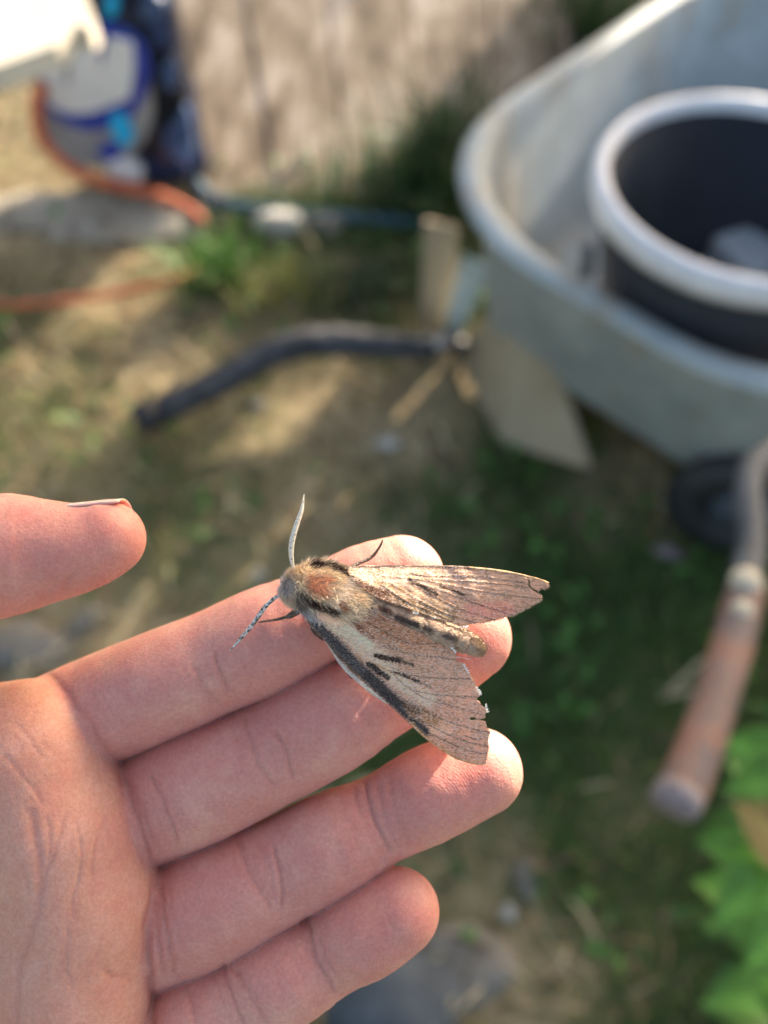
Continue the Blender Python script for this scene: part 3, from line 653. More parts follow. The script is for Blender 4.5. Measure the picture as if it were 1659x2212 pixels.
# creases of palm and joints: grid polyline, depth mm, half width mm
def ZP(pts): return [(p[0], p[1]) for p in pts]
CREASES = [
 ([(462,1400),(470,1428),(482,1460),(498,1505)], .42, .42), ([(414,1425),(426,1458),(444,1492),(480,1528)], .26, .5), ([(446,1420),(456,1452),(470,1490)], .12, .35),
 ([(590,1570),(603,1600),(621,1634),(640,1690)], .42, .42), ([(524,1535),(538,1590),(556,1642),(600,1712)], .28, .5), ([(560,1560),(580,1620),(612,1690)], .12, .35),
 ([(318,1668),(336,1705),(360,1751),(388,1830)], .40, .45), ([(275,1680),(303,1751),(340,1840)], .3, .5),
 ([(586,1815),(597,1858),(608,1902),(612,1975)], .42, .42), ([(510,1798),(522,1840),(540,1885),(588,1975)], .28, .5), ([(548,1800),(572,1870),(600,1960)], .12, .35),
 ([(345,1900),(349,1950),(357,2011),(382,2118)], .40, .5), ([(335,1940),(340,2020),(352,2110)], .2, .45),
 ([(480,2070),(488,2110),(504,2162),(528,2230)], .38, .42), ([(505,2085),(520,2120),(548,2171),(580,2220)], .34, .42), ([(400,2130),(420,2200),(440,2260)], .25, .5),
 ([(664,1975),(668,2010),(685,2080),(728,2155)], .40, .45), ([(690,2000),(700,2050),(716,2100),(752,2140)], .2, .4),
 ([(786,1675),(794,1715),(809,1765),(848,1850)], .36, .4), ([(838,1665),(842,1705),(852,1745),(884,1830)], .26, .5), ([(815,1680),(826,1740),(860,1830)], .12, .35),
 ([(660,1290),(672,1330),(700,1390)], .3, .4),
 ([(62,1738),(70,1790),(78,1830),(88,1902),(84,1950),(74,1995),(56,2045),(42,2097),(35,2184),(30,2260)], .30, .75),
 ([(139,1755),(126,1805),(112,1852),(95,1902)], .22, .32), ([(102,1751),(105,1800),(104,1850),(94,1900)], .2, .3),
 ([(230,1746),(218,1785),(206,1828),(195,1902)], .2, .3), ([(173,1798),(172,1850),(167,1905),(152,1962)], .2, .3),
 ([(0,1620),(26,1650),(60,1690),(100,1750)], .15, .35), ([(26,1556),(60,1590),(100,1642)], .12, .35), ([(20,1830),(50,1880),(66,1935)], .14, .3),
 ([(217,2089),(240,2106),(262,2114),(284,2128)], .25, .45), ([(147,1989),(143,2040),(145,2093),(158,2145)], .15, .35), ([(120,1990),(132,2050),(140,2120)], .1, .3),
 ([(88,1448),(130,1480),(170,1528),(214,1596),(252,1652)], .22, .6),
 ([(252,1652),(274,1706),(296,1770),(332,1868)], .45, .5), ([(334,1884),(322,1960),(319,2050),(328,2140),(330,2212),(332,2290)], .45, .5),
 ([(140,1290),(150,1250),(158,1225)], .2, .5), ([(95,1300),(110,1265),(120,1235)], .14, .5),
]
PX = 829.5+V[:, 0]/(FOCUS/MM-V[:, 2])*1659; PY = 1106-V[:, 1]/(FOCUS/MM-V[:, 2])*1659
P2 = np.stack([PX, PY], 1)
facing = np.clip((N[:, 2]-.05)/.3, 0, 1)
disp = np.zeros(len(V)); crease = np.zeros(len(V))
wob = (np.stack([vnoise(V*.45, 3), vnoise(V*.45, 4)], 1)-.5)*9
EXTRA = []
for pts, dep, w in CREASES:
    if dep >= .26 and len(pts) <= 4 and pts[0][0] > 300:
        for off in (-24, -13, 12, 21):
            q_ = [(x+off+random.uniform(-5, 5), y+random.uniform(-6, 6)+off*.1) for x, y in pts]
            if random.random() < .8: EXTRA.append((q_[random.choice((0, 0, 1)):random.choice((3, 4, 4))], dep*random.uniform(.15, .42), random.uniform(.26, .4)))
EXTRA = [e for e in EXTRA if len(e[0]) >= 2]
# short branching wrinkles of the palm
for k_ in range(46):
    x, y = random.uniform(-20, 300), random.uniform(1500, 2230); a_ = random.gauss(1.75, .35); l_ = random.uniform(25, 80)
    EXTRA.append(([(x, y), (x+.5*l_*math.cos(a_)+random.uniform(-4, 4), y+.5*l_*math.sin(a_)), (x+l_*math.cos(a_), y+l_*math.sin(a_))], random.uniform(.05, .13), random.uniform(.22, .34)))
for pts, dep, w in CREASES+EXTRA:
    pp = spline(np.array(pts, float), 16); bb0 = pp.min(0)-60; bb1 = pp.max(0)+60
    m = np.where(((P2 > bb0) & (P2 < bb1)).all(1))[0]
    d = poly_dist(P2[m]+wob[m], pp)*.08
    g = np.exp(-(d/(w*1.12))**2); broad = np.exp(-(d/2.2)**2)
    endf = np.clip(np.minimum(np.linalg.norm(P2[m]-pp[0], axis=1), np.linalg.norm(P2[m]-pp[-1], axis=1))*.08/1.6, .15, 1)
    disp[m] -= (1.15*dep*g*endf+.07*dep*broad*endf)*facing[m]; crease[m] = np.maximum(crease[m], g*endf*dep/.42)
fold = crease.copy()
disp += (fbm(V*.12, 2, 11)-.5)*.55*facing + (fbm(V*.5, 2, 21)-.5)*.08*facing
# skin grain of the palm: fine parallel wrinkles running across
gr = vnoise(np.stack([V[:, 0]*1.1+V[:, 1]*.35, (V[:, 1]-V[:, 0]*.3)*.28, V[:, 2]*.3], 1)*1.4, 31)-.5
disp += gr*.045*facing
V = V+N*disp[:, None]
# finger-print ridges: a phase that grows away from each pad's core
phase = np.zeros(len(V)); ridge = np.zeros(len(V)); blush = np.zeros(len(V)); knuck = np.zeros(len(V))
for nm, c in AXES.items():
    tip, back = c[-1, :3], c[-7, :3]; dirv = (tip-back)/np.linalg.norm(tip-back)
    core = c[-4, :3]+np.array([0, 0, c[-4, 3]])
    R = V-core; al = R@dirv; ac = np.linalg.norm(R-al[:, None]*dirv, axis=1)
    near = np.linalg.norm(R, axis=1)
    d = np.where(al > -2, np.sqrt((al+2)**2+(ac*.8)**2), -al*.2+ac*.8)
    d = np.where(al > -2, np.sqrt((al+2).clip(0)**2+(ac*.75)**2), np.sqrt((np.abs(al+2)*.9)**2+(ac*.35)**2))
    m = near < 19; phase[m] = (d[m]+.5*vnoise(V[m]*.5, 77))*2*math.pi/.47
    ridge[m] = (.35 if nm == 'thumb' else 1)*np.clip((15-near[m])/9, 0, 1)*(.35+.65*vnoise(V[m]*.3, 78))
    wp = np.clip(1-near/17, 0, 1)**.7; blush = np.maximum(blush, wp)
    for kk in (9, 18): blush = np.maximum(blush, .35*np.exp(-(np.linalg.norm(V-c[kk, :3], axis=1)/12)**2))
isfinger = np.zeros(len(V))
for nm, c in AXES.items():
    dm = np.full(len(V), 1e9)
    for p in c[3:]: dm = np.minimum(dm, np.linalg.norm(V-p[:3], axis=1)-p[3])
    isfinger = np.maximum(isfinger, np.clip(1-dm/2, 0, 1))
tone = .55*fbm(V*.09, 3, 41)+.45*fbm(V*.33, 3, 43)
skin = Mat('skin')
base = skin.attr('skin_tone'); 
n1 = skin.noise(420, 5, .65); n2 = skin.noise(1500, 3, .65)
c1 = skin.mix(skin.math('MULTIPLY', n1.outputs[0], .55), base, (.70, .40, .31), 'MIX')
r2 = skin.ramp(n2.outputs[0], [(.30, (.80, .70, .70)), (.70, (1.12, 1.14, 1.14))])
c2 = skin.mix(.55, c1, r2.outputs[0], 'MULTIPLY')
skin.color(c2).set(Roughness=.50, Subsurface_Weight=.7, Subsurface_Scale=.0019)
skin.p.inputs['Subsurface Radius'].default_value = (1.0, .36, .20)
skin.p.inputs['Specular IOR Level'].default_value = .38
rg = skin.math('MULTIPLY', skin.math('SINE', skin.attr('ridge_phase', 'Fac')), skin.attr('ridge_mask', 'Fac'))
b1 = skin.bump(rg, .22, .00004)
vor = skin.node('ShaderNodeTexVoronoi', feature='DISTANCE_TO_EDGE', i_Scale=1500); tcv = skin.node('ShaderNodeTexCoord'); skin.link(tcv.outputs['Object'], vor.inputs['Vector'])
b2 = skin.bump(vor.outputs['Distance'], .5, .00016, b1)
b3 = skin.bump(n2.outputs[0], .5, .00014, b2)
hand = np_mesh('person', V*MM, Q, skin.m)
hand.matrix_world = HAND_MAT
pink = np.array([.64, .26, .22]); palmc = np.array([.66, .30, .20]); pale = np.array([.73, .39, .30]); red = np.array([.58, .165, .135]); deepred = np.array([.50, .15, .11])
T = palmc+(pink-palmc)*isfinger[:, None]
T = T+(pale-T)*(np.clip((tone-.5)*3.4, 0, .8))[:, None]
T = T+(red-T)*(np.clip((.5-tone)*2.2, 0, .45)+blush*.55).clip(0, .6)[:, None]
T = T+(deepred-T)*(np.clip(fold, 0, 1)*.62)[:, None]  # creases are redder skin, with some crease shading painted in as well
put_color(hand, T, 'skin_tone'); put_float(hand, phase, 'ridge_phase'); put_float(hand, ridge, 'ridge_mask')
tag(hand, 'bare open hand with palm up and fingers together, carrying the moth', 'person')

# thumb nail: a curved plate on the back of the thumb, seen nearly edge-on
nailm = Mat('nail'); nailm.color((.80, .55, .47)).set(Roughness=.3, Subsurface_Weight=.6, Subsurface_Scale=.001)
NV = []; NF = []; nu, nv = 14, 10
for layer in (0, 1):
    for i in range(nu+1):
        u = i/nu
        for j in range(nv+1):
            w = j/nv*2-1
            px = 140+u*126; cy = np.interp(px, [130, 150, 200, 231, 270], [1189, 1187, 1177, 1170, 1168]); rr = np.interp(px, [130, 150, 200, 231, 270], [101, 101, 95, 91, 90])*.0814
            ph = math.radians(-66+88*(j/nv)); ph *= (1-.12*max(0, u-.8)*5)*(.8+.2*min(1, u*4)) if ph > 0 else 1
            c = L(px, cy, 0); rn = rr-.10+.20*u-layer*.4
            NV.append((c[0]*MM, (c[1]+rn*math.cos(ph))*MM, rn*math.sin(ph)*MM))
S1 = (nu+1)*(nv+1)
for i in range(nu):
    for j in range(nv):
        a = i*(nv+1)+j; NF.append((a, a+1, a+nv+2, a+nv+1)); NF.append((S1+a, S1+a+nv+1, S1+a+nv+2, S1+a+1))
edge = [i*(nv+1) for i in range(nu+1)]+[nu*(nv+1)+j for j in range(1, nv+1)]+[i*(nv+1)+nv for i in range(nu-1, -1, -1)]+[j for j in range(nv-1, 0, -1)]
for a, b in zip(edge, edge[1:]+edge[:1]): NF.append((a, b, S1+b, S1+a))
nail = mesh_obj('thumb_nail', NV, NF, nailm.m, hand)

# ================================================================== the moth
moth = empty('hawk_moth'); moth.matrix_world = HAND_MAT
tag(moth, 'worn grey-brown hawk moth with tattered wings resting on the fingers', 'moth')
def Z1(x, y): return (470+.46667*x, 1039.6+.46667*y)      # survey sheet of the moth -> grid
def M(x, y, z): return L(*Z1(x, y), z)
def paint(P, base, strokes):
    C = np.tile(np.asarray(lin(*base)), (len(P), 1))
    Pw = P+(np.stack([fbm(P*.03, 2, 5), fbm(P*.03, 2, 6)], 1)-.5)*9
    for pts, hw, c, soft in strokes:
        d = poly_dist(Pw, pts) if len(pts) > 1 else np.linalg.norm(Pw-np.array(pts[0]), axis=1)
        d = d+rng.normal(0, 1, len(P))*(.5+soft*.2)
        w = np.clip((hw-d)/soft+.5, 0, 1); w = w*w*(3-2*w)
        C += (lin(*c)-C)*w[:, None]
    return C
def tps(ctrl):
    A = np.array([c[:2] for c in ctrl], float)/300; z = np.array([c[2] for c in ctrl], float); n = len(A)
    K = np.linalg.norm(A[:, None]-A[None], axis=2); K = np.where(K > 0, K**2*np.log(K+1e-12), 0)+np.eye(n)*1e-3
    Pm = np.hstack([np.ones((n, 1)), A]); W = np.linalg.solve(np.block([[K, Pm], [Pm.T, np.zeros((3, 3))]]), np.concatenate([z, np.zeros(3)]))
    def f(P):
        P = np.asarray(P, float)/300; R = np.linalg.norm(P[:, None]-A[None], axis=2); R = np.where(R > 0, R**2*np.log(R+1e-12), 0)
        return R@W[:n]+np.hstack([np.ones((len(P), 1)), P])@W[n:]
    return f
def wing_mat(name, trans=.22):
    m = Mat(name); tint = m.attr('tint'); fl = m.attr('tint', 'Alpha')
    tc = m.node('ShaderNodeTexCoord'); mp = m.node('ShaderNodeMapping'); mp.inputs['Rotation'].default_value = (0, 0, math.radians(18)); mp.inputs['Scale'].default_value = (1, 2.3, 1)
    m.link(tc.outputs['Object'], mp.inputs[0])
    n = m.node('ShaderNodeTexNoise', i_Scale=2300, i_Detail=2, i_Roughness=.6); m.link(mp.outputs[0], n.inputs['Vector'])
    n2 = m.node('ShaderNodeTexNoise', i_Scale=1300, i_Detail=4, i_Roughness=.8); m.link(mp.outputs[0], n2.inputs['Vector'])
    sp = m.math('MULTIPLY', m.ramp(n.outputs[0], [(.50, (0, 0, 0)), (.56, (1, 1, 1))]).outputs[0], fl)
    dk = m.ramp(n2.outputs[0], [(.34, (.40, .36, .33)), (.54, (1.08, 1.05, 1.03))]).outputs[0]
    c = m.mix(.85, tint, dk, 'MULTIPLY'); c = m.mix(sp, c, (.88, .68, .56))
    m.color(c).set(Roughness=.62); m.p.inputs['Specular IOR Level'].default_value = .3
    bp = m.bump(n.outputs[0], .6, .00010)
    tr = m.node('ShaderNodeBsdfTranslucent'); m.link(c, tr.inputs[0]); mx = m.node('ShaderNodeMixShader'); mx.inputs[0].default_value = trans
    m.link(m.p.outputs[0], mx.inputs[1]); m.link(tr.outputs[0], mx.inputs[2]); m.link(mx.outputs[0], m.out.inputs[0])
    return m.m
wingm = wing_mat('wing_scales')
def wing(name, outline, ctrl, base, strokes, veins, fleck, parent, jag=(), step=3.4, mat=None):
    """flat outline in survey units, height from control points; veins stand proud"""
    loop = []
    O = np.array(outline, float)
    for i in range(len(O)):
        a, b = O[i], O[(i+1) % len(O)]; k = max(1, int(np.linalg.norm(b-a)/step))
        for t in np.arange(k)/k:
            q = a+(b-a)*t
            if i in jag and 0 < t: q = q+rng.normal(0, 1.6, 2)
            loop.append(q)
    loop = np.array(loop)
    g = np.mgrid[O[:, 0].min():O[:, 0].max():step, O[:, 1].min():O[:, 1].max():step].reshape(2, -1).T
    g = g+rng.uniform(-.3, .3, g.shape)*step
    x, y = g.T; ins = np.zeros(len(g), bool)
    for a, b in zip(loop, np.roll(loop, -1, 0)):
        c = (a[1] > y) != (b[1] > y)
        with np.errstate(divide='ignore', invalid='ignore'): ins ^= c & (x < (b[0]-a[0])*(y-a[1])/(b[1]-a[1])+a[0])
    g = g[ins]; g = g[poly_dist(g, np.vstack([loop, loop[:1]])) > step*.55]
    pts = np.vstack([loop, g]); n = len(loop)
    vv, ee, ff, *_ = delaunay_2d_cdt([Vector(p) for p in pts], [(i, (i+1) % n) for i in range(n)], [], 1, 1e-5)
    P = np.array([tuple(v) for v in vv]); zf = tps(ctrl)(P)
    vm = np.zeros(len(P))
    for v in veins:
        d = poly_dist(P, spline(np.array(v, float), 10)); zf += .035*np.exp(-(d/4)**2)-.03*np.exp(-((d-11)/6)**2); vm = np.maximum(vm, np.exp(-(d/3.4)**2))
    zf += (fbm(P*.02, 2, 9)-.5)*.35
    V3 = np.array([M(p[0], p[1], z) for p, z in zip(P, zf)])*MM
    o = np_mesh(name, V3, np.array(ff)[:, ::-1], mat or wingm, parent)
    C = paint(P, base, strokes); C *= (.80+.4*fbm(P*.03, 3, 15))[:, None]
    C += (lin(70, 46, 32)-C)*(vm*.72)[:, None]
    C = np.clip(C*1.28, 0, .92); lum = C.mean(1)
    put_color(o, np.hstack([C, (np.clip(fleck(P), 0, 1)*np.clip((lum-.02)/.16, .18, 1))[:, None]]))
    # soft fringe of hairs along the torn outer margin
    if jag:
        bl = []; 
        for i in sorted(jag):
            if i >= len(O): continue
            a, b = O[i], O[(i+1) % len(O)]; e = b-a; ln = np.linalg.norm(e); nr = np.array([e[1], -e[0]])/max(ln, 1e-6)
            for t in rng.random(int(ln/1.6)): bl.append((a+e*t-nr*1.5, nr))
        if bl:
            B_ = np.array([q[0] for q in bl]); Nn = np.array([q[1] for q in bl])+rng.normal(0, .35, (len(bl), 2)); Lh = rng.uniform(4, 9, len(bl))[:, None]; zz = tps(ctrl)(B_); sd_ = np.stack([-Nn[:, 1], Nn[:, 0]], 1)*.9
            HV = []; 
            for q, nn_, l_, z_, s2 in zip(B_, Nn, Lh, zz, sd_):
                HV += [M(*(q-s2), z_), M(*(q+s2), z_), M(*(q+nn_*l_+s2*.3), z_-.08), M(*(q+nn_*l_-s2*.3), z_-.08)]
            fr = np_mesh('fringe', np.array(HV)*MM, np.arange(len(HV)).reshape(-1, 4), furm_early, o); fr['kind'] = 'stuff'
            put_color(fr, np.repeat(lin(196, 160, 132)*rng.uniform(.5, 1.6, len(bl))[:, None], 4, 0))
    sd = o.modifiers.new('thickness', 'SOLIDIFY'); sd.thickness = .00007; sd.offset = -1
    return o, P, zf

furm = Mat('moth_fur'); furm.color(furm.attr('tint')).set(Roughness=.6); furm.p.inputs['Specular IOR Level'].default_value = .25
furm_early = furm.m
CREAM = (242, 208, 178); DARK = (58, 38, 28); RUST = (150, 88, 52); BLUEGREY = (66, 64, 70)
up_outline = [(600,418),(612,394),(700,389),(850,387),(1000,388),(1100,391),(1180,396),(1260,403),(1340,414),(1420,432),(1480,447),(1518,460),(1534,468),(1530,478),(1532,490),(1522,497),(1500,496),(1487,502),(1476,505),(1452,492),(1444,478),(1446,462),(1436,450),(1424,443),(1437,456),(1439,470),(1438,484),(1446,494),(1470,511),(1506,536),(1498,540),(1503,548),(1480,561),(1440,584),(1405,600),(1372,621),(1330,630),(1290,643),(1240,651),(1200,658),(1160,661),(1118,668),(1060,650),(1000,632),(940,610),(880,590),(820,570),(760,548),(700,520),(650,480),(615,445)]
up_ctrl = [(600,418,6.4),(700,389,4.6),(1000,388,3.0),(1260,403,2.5),(1534,468,2.6),(1506,536,3.0),(1372,621,2.8),(1118,668,4.4),(940,610,6.2),(760,548,7.2),(650,480,7.6),(900,480,5.4),(1200,520,3.7)]
up_veins = [[(760,440),(1000,455),(1240,468),(1440,492)],[(900,450),(1060,478),(1250,515),(1500,545)],[(900,468),(1020,500),(1180,560),(1372,621)],[(880,470),(980,520),(1120,590),(1285,642)],[(800,470),(920,545),(1050,610),(1200,657)],[(760,480),(880,560),(980,600),(1120,664)],[(640,398),(900,396),(1180,403),(1420,436)],[(1000,440),(1200,440),(1420,470)]]
up_strokes = [
 ([(640,440),(760,470),(900,440)], 40, (206,170,142), 50), ([(1100,480),(1440,500)], 70, (196,154,124), 60),
 ([(1180,600),(1330,600)], 38, (205,140,118), 40), ([(820,560),(960,590),(1060,625)], 34, (134,108,74), 34), ([(1000,560),(1080,600)], 24, (160,128,96), 30),  # first stroke: red glow of light through the wing, painted as pink
 ([(610,420),(700,452),(830,476),(960,470)], 16, (222,184,154), 22), ([(650,475),(720,505),(800,535)], 24, (84,48,30), 20), ([(800,535),(880,560)], 16, (128,92,58), 22),
 ([(740,470),(860,500)], 10, (172,128,78), 18), ([(888,462),(940,488),(1012,524)], 12, DARK, 8), ([(1035,487),(1085,503),(1140,527)], 7.5, (84,58,42), 6), ([(890,434),(985,440)], 4.5, (88,62,46), 6),
 ([(870,440),(1000,462)], 4, (190,150,84), 6), ([(1090,430),(1150,440)], 14, (168,124,98), 16),
 ([(615,396),(850,391),(1000,391),(1180,400)], 6, (74,60,56), 6), ([(640,402),(900,402)], 3, (200,180,150), 4), ([(1180,399),(1340,416),(1420,434),(1530,466)], 6.5, (196,158,104), 5)]
upw, upP, upZ = wing('forewing', up_outline, up_ctrl, (188,146,116), up_strokes, up_veins, lambda P: .60-.25*np.clip((P[:, 0]-1150)/250, 0, 1)+.40*np.exp(-(poly_dist(P, [(620,420),(900,430),(1200,440)])/45)**2), moth, jag=set(range(13, 18)) | set(range(28, 40)))

lw_outline = [(398,610),(415,650),(440,682),(500,742),(560,822),(620,884),(700,952),(780,1022),(860,1097),(950,1182),(1030,1242),(1100,1286),(1170,1308),(1220,1314),(1240,1308),(1246,1288),(1250,1260),(1256,1230),(1250,1205),(1262,1160),(1246,1140),(1240,1112),(1222,1108),(1204,1104),(1186,1106),(1172,1108),(1164,1100),(1172,1091),(1190,1094),(1206,1102),(1222,1100),(1240,1094),(1236,1082),(1244,1066),(1236,1046),(1218,1036),(1212,1020),(1196,1013),(1202,1000),(1216,988),(1204,962),(1192,940),(1184,920),(1166,892),(1150,868),(1136,844),(1112,834),(1100,826),(1104,806),(1086,784),(1072,764),(1060,744),(1000,726),(940,704),(870,674),(800,640),(740,612),(690,598),(620,584),(540,588),(470,592)]
lw_ctrl = [(398,610,4.8),(470,592,6.6),(540,588,7.4),(690,598,7.4),(870,674,7.0),(1060,744,4.8),(1136,844,3.9),(1216,988,3.3),(1262,1160,3.0),(1240,1308,2.4),(1100,1286,1.9),(950,1182,1.7),(780,1022,2.0),(620,884,2.6),(500,742,3.4),(760,760,5.6),(900,900,4.2),(1050,1060,3.2)]
lw_veins = [[(690,650),(860,740),(960,752),(1062,748)],[(760,760),(900,800),(1020,815),(1104,828)],[(790,850),(880,895),(1040,912),(1168,914)],[(800,880),(900,965),(1050,990),(1200,1000)],[(860,940),(960,1005),(1090,1040),(1236,1085)],[(900,1030),(1000,1085),(1120,1130),(1258,1165)],[(930,1100),(1010,1145),(1130,1200),(1252,1228)],[(960,1160),(1050,1200),(1150,1245),(1246,1262)],[(560,806),(700,934),(860,1078),(960,1172)],[(540,740),(680,860),(780,960),(900,1070)]]
lw_strokes = [
 ([(700,640),(860,700),(1000,770)], 62, (180,122,88), 60), ([(980,860),(1180,1000),(1230,1200)], 90, (206,158,128), 90),
 ([(470,640),(560,690),(660,760),(770,830),(840,930),(980,1010)], 34, (236,196,164), 34), ([(1000,1130),(1060,1150)], 34, (216,176,146), 40),
 ([(500,640),(600,690),(700,752)], 26, CREAM, 22), ([(440,640),(480,690),(560,770),(640,850),(720,920),(800,1000),(880,1070)], 30, BLUEGREY, 22),
 ([(690,905),(760,960),(860,1050),(960,1160)], 20, (54,50,54), 16), ([(440,690),(520,770),(640,890)], 8, (92,76,62), 8), ([(860,1050),(900,1075)], 16, (84,80,82), 14),
 ([(910,1060),(970,1090),(1000,1110)], 30, (162,118,78), 30), ([(880,1040),(930,1075)], 16, (110,76,54), 18),
 ([(572,608),(626,646),(664,680)], 13, (118,58,32), 12), ([(650,680),(720,730)], 10, (140,78,48), 16), ([(690,620),(760,640)], 16, (160,100,66), 20),
 ([(735,806),(800,822),(850,830)], 13.5, (52,32,24), 7), ([(850,830),(902,852)], 9, (96,70,52), 9), ([(700,845),(745,880),(788,908)], 13, (36,26,24), 7), ([(812,884),(850,896),(886,910)], 8, (70,46,34), 6), ([(905,920),(930,926)], 9, (58,40,30), 6), ([(930,930),(985,948)], 5, (120,94,74), 7),
 ([(740,850),(830,900)], 3.5, (204,158,98), 6), ([(1145,1180),(1210,1200)], 3, (120,90,70), 5), ([(900,1120),(960,1182),(1030,1240),(1100,1283),(1170,1305),(1230,1311)], 8, (190,148,96), 6), ([(640,905),(780,1030),(900,1140)], 6, (50,40,40), 6)]
lww, lwP, lwZ = wing('forewing', lw_outline, lw_ctrl, (194,146,116), lw_strokes, lw_veins, lambda P: .62+.38*np.exp(-(poly_dist(P, [(520,640),(660,760),(820,900),(980,1010)])/55)**2)-.22*np.exp(-(poly_dist(P, [(500,720),(640,870),(860,1070)])/40)**2)-.15*np.exp(-(poly_dist(P, [(760,650),(960,740)])/40)**2), moth, jag=set(range(13, 54)))
# hind wings peeping out under the fore wings
hw_outline = [(470,700),(520,776),(556,838),(590,880),(650,935),(720,992),(768,1022),(800,1040),(900,1000),(950,900),(800,760),(620,680)]
wing('hindwing', hw_outline, [(x, y, z-.9) for x, y, z in lw_ctrl], (170,164,156), [([(500,760),(600,890),(768,1022)], 14, (196,196,192), 14)], [], lambda P: .5*np.ones(len(P)), moth, step=6)
wing('hindwing', [(760,540),(900,560),(1060,600),(1180,630),(1160,664),(1126,682),(1100,690),(1020,660),(900,620)], [(x, y, z-1.1) for x, y, z in up_ctrl], (176,150,128), [], [], lambda P: .4*np.ones(len(P)), moth, step=6)

# body: three lofts along one axis
bodym = Mat('moth_body'); bn = bodym.noise(2600, 3)
bodym.color(bodym.mix(.6, bodym.attr('tint'), bodym.ramp(bn.outputs[0], [(.3, (.55, .52, .5)), (.65, (1.1, 1.1, 1.1))]).outputs[0], 'MULTIPLY')).set(Roughness=.75); bodym.bump(bn.outputs[0], .6, .0002)
b_strokes = [
 ([(324,486)], 36, (186,176,170), 30), ([(434,400),(404,432),(384,488)], 15, (226,206,172), 12), ([(440,470),(470,505)], 40, (204,152,116), 34), ([(430,490),(462,512)], 16, (212,148,108), 20), ([(490,446),(512,455)], 12, (192,138,104), 14),
 ([(436,398),(482,382),(514,389),(546,410),(588,424),(626,458),(650,472)], 15, DARK, 9), ([(466,372),(530,374),(600,404)], 9, (196,180,160), 9), ([(440,424),(500,424),(560,440)], 12, (212,192,160), 14),
 ([(394,526),(424,550),(454,566),(498,584),(536,600)], 18, DARK, 10), ([(400,505),(440,530),(500,555)], 9, (205,182,150), 12), ([(380,575),(420,610),(470,636)], 20, (170,164,160), 18), ([(460,606),(540,640)], 14, CREAM, 12), ([(372,540),(395,570)], 18, (128,112,98), 16),
 ([(600,470),(600,500)], 26, (190,176,162), 24), ([(580,505),(545,560)], 22, (228,208,182), 18), ([(647,521),(700,560)], 44, (206,182,150), 34), ([(572,590),(560,556)], 11, RUST, 10)]
ab_strokes = [([(705,574)], 16, (96,66,48), 10), ([(760,592),(790,606)], 16, (84,56,42), 9), ([(830,626),(856,638)], 17, (64,46,38), 8), ([(890,656),(926,668)], 17, (52,38,34), 8), ([(958,684),(990,696)], 16, (88,68,54), 10), ([(1050,712),(1090,726)], 15, (92,74,66), 9),
 ([(940,640),(918,700)], 4, (196,172,140), 6), ([(1024,660),(1000,730)], 4, (190,166,136), 6), ([(1122,690),(1100,770)], 5, (120,92,62), 6), ([(1200,740),(1236,790)], 26, (150,118,88), 22)]
def loft(name, nodes, strokes, base, parent, seg=28, n=30, zsq=.95):
    """nodes: survey x, y, height z mm, radius mm"""
    rows = np.array([[*M(x, y, z), r] for x, y, z, r in nodes]); c = spline(rows, seg); Vb = []; Fb = []
    for i, p in enumerate(c):
        t = c[min(i+1, seg-1), :3]-c[max(i-1, 0), :3]; t /= np.linalg.norm(t); s_ = np.cross([0, 0, 1], t); s_ /= np.linalg.norm(s_); w = np.cross(t, s_)
        for k in range(n):
            a = 2*math.pi*k/n; Vb.append(p[:3]+s_*math.cos(a)*max(p[3], .05)+w*math.sin(a)*max(p[3], .05)*zsq)
    for i in range(seg-1):
        for k in range(n): Fb.append((i*n+k, (i)*n+(k+1) % n, (i+1)*n+(k+1) % n, (i+1)*n+k))
    Fb.append(tuple(range(n))[::-1]); Fb.append(tuple((seg-1)*n+k for k in range(n)))
    Vb = np.array(Vb); o = mesh_obj(name, Vb*MM, Fb, bodym.m, parent)
    px = 829.5+Vb[:, 0]/(135-Vb[:, 2])*1659; py = 1106-Vb[:, 1]/(135-Vb[:, 2])*1659
    SP = np.stack([(px-470)/.46667, (py-1039.6)/.46667], 1)
    put_color(o, paint(SP, base, strokes)); return o, c
TB = (198, 176, 146); AB = (178, 150, 126)
head, hc = loft('head', [(316,470,3.6,.2),(322,474,3.7,1.5),(338,480,4.0,2.3),(360,486,4.4,2.9),(385,492,4.6,3.1)], b_strokes, TB, moth, 14)
thor, tcx = loft('thorax', [(366,482,4.4,.9),(382,486,4.5,2.7),(412,490,4.6,3.9),(450,496,4.6,4.5),(500,508,4.6,4.7),(560,526,4.6,4.4),(620,545,4.7,3.7),(680,566,4.8,2.9),(730,585,4.8,1.2)], b_strokes, TB, moth, 34)
abd, ac_ = loft('abdomen', [(640,556,4.0,1.4),(690,572,3.9,2.5),(760,596,3.8,2.75),(850,628,3.7,2.6),(940,660,3.4,2.45),(1030,695,3.1,2.3),(1110,728,2.8,2.15),(1160,748,2.6,1.95),(1205,772,3.2,1.55),(1228,786,3.0,.9),(1236,791,2.9,.2)], ab_strokes, AB, moth, 60, zsq=1.28)
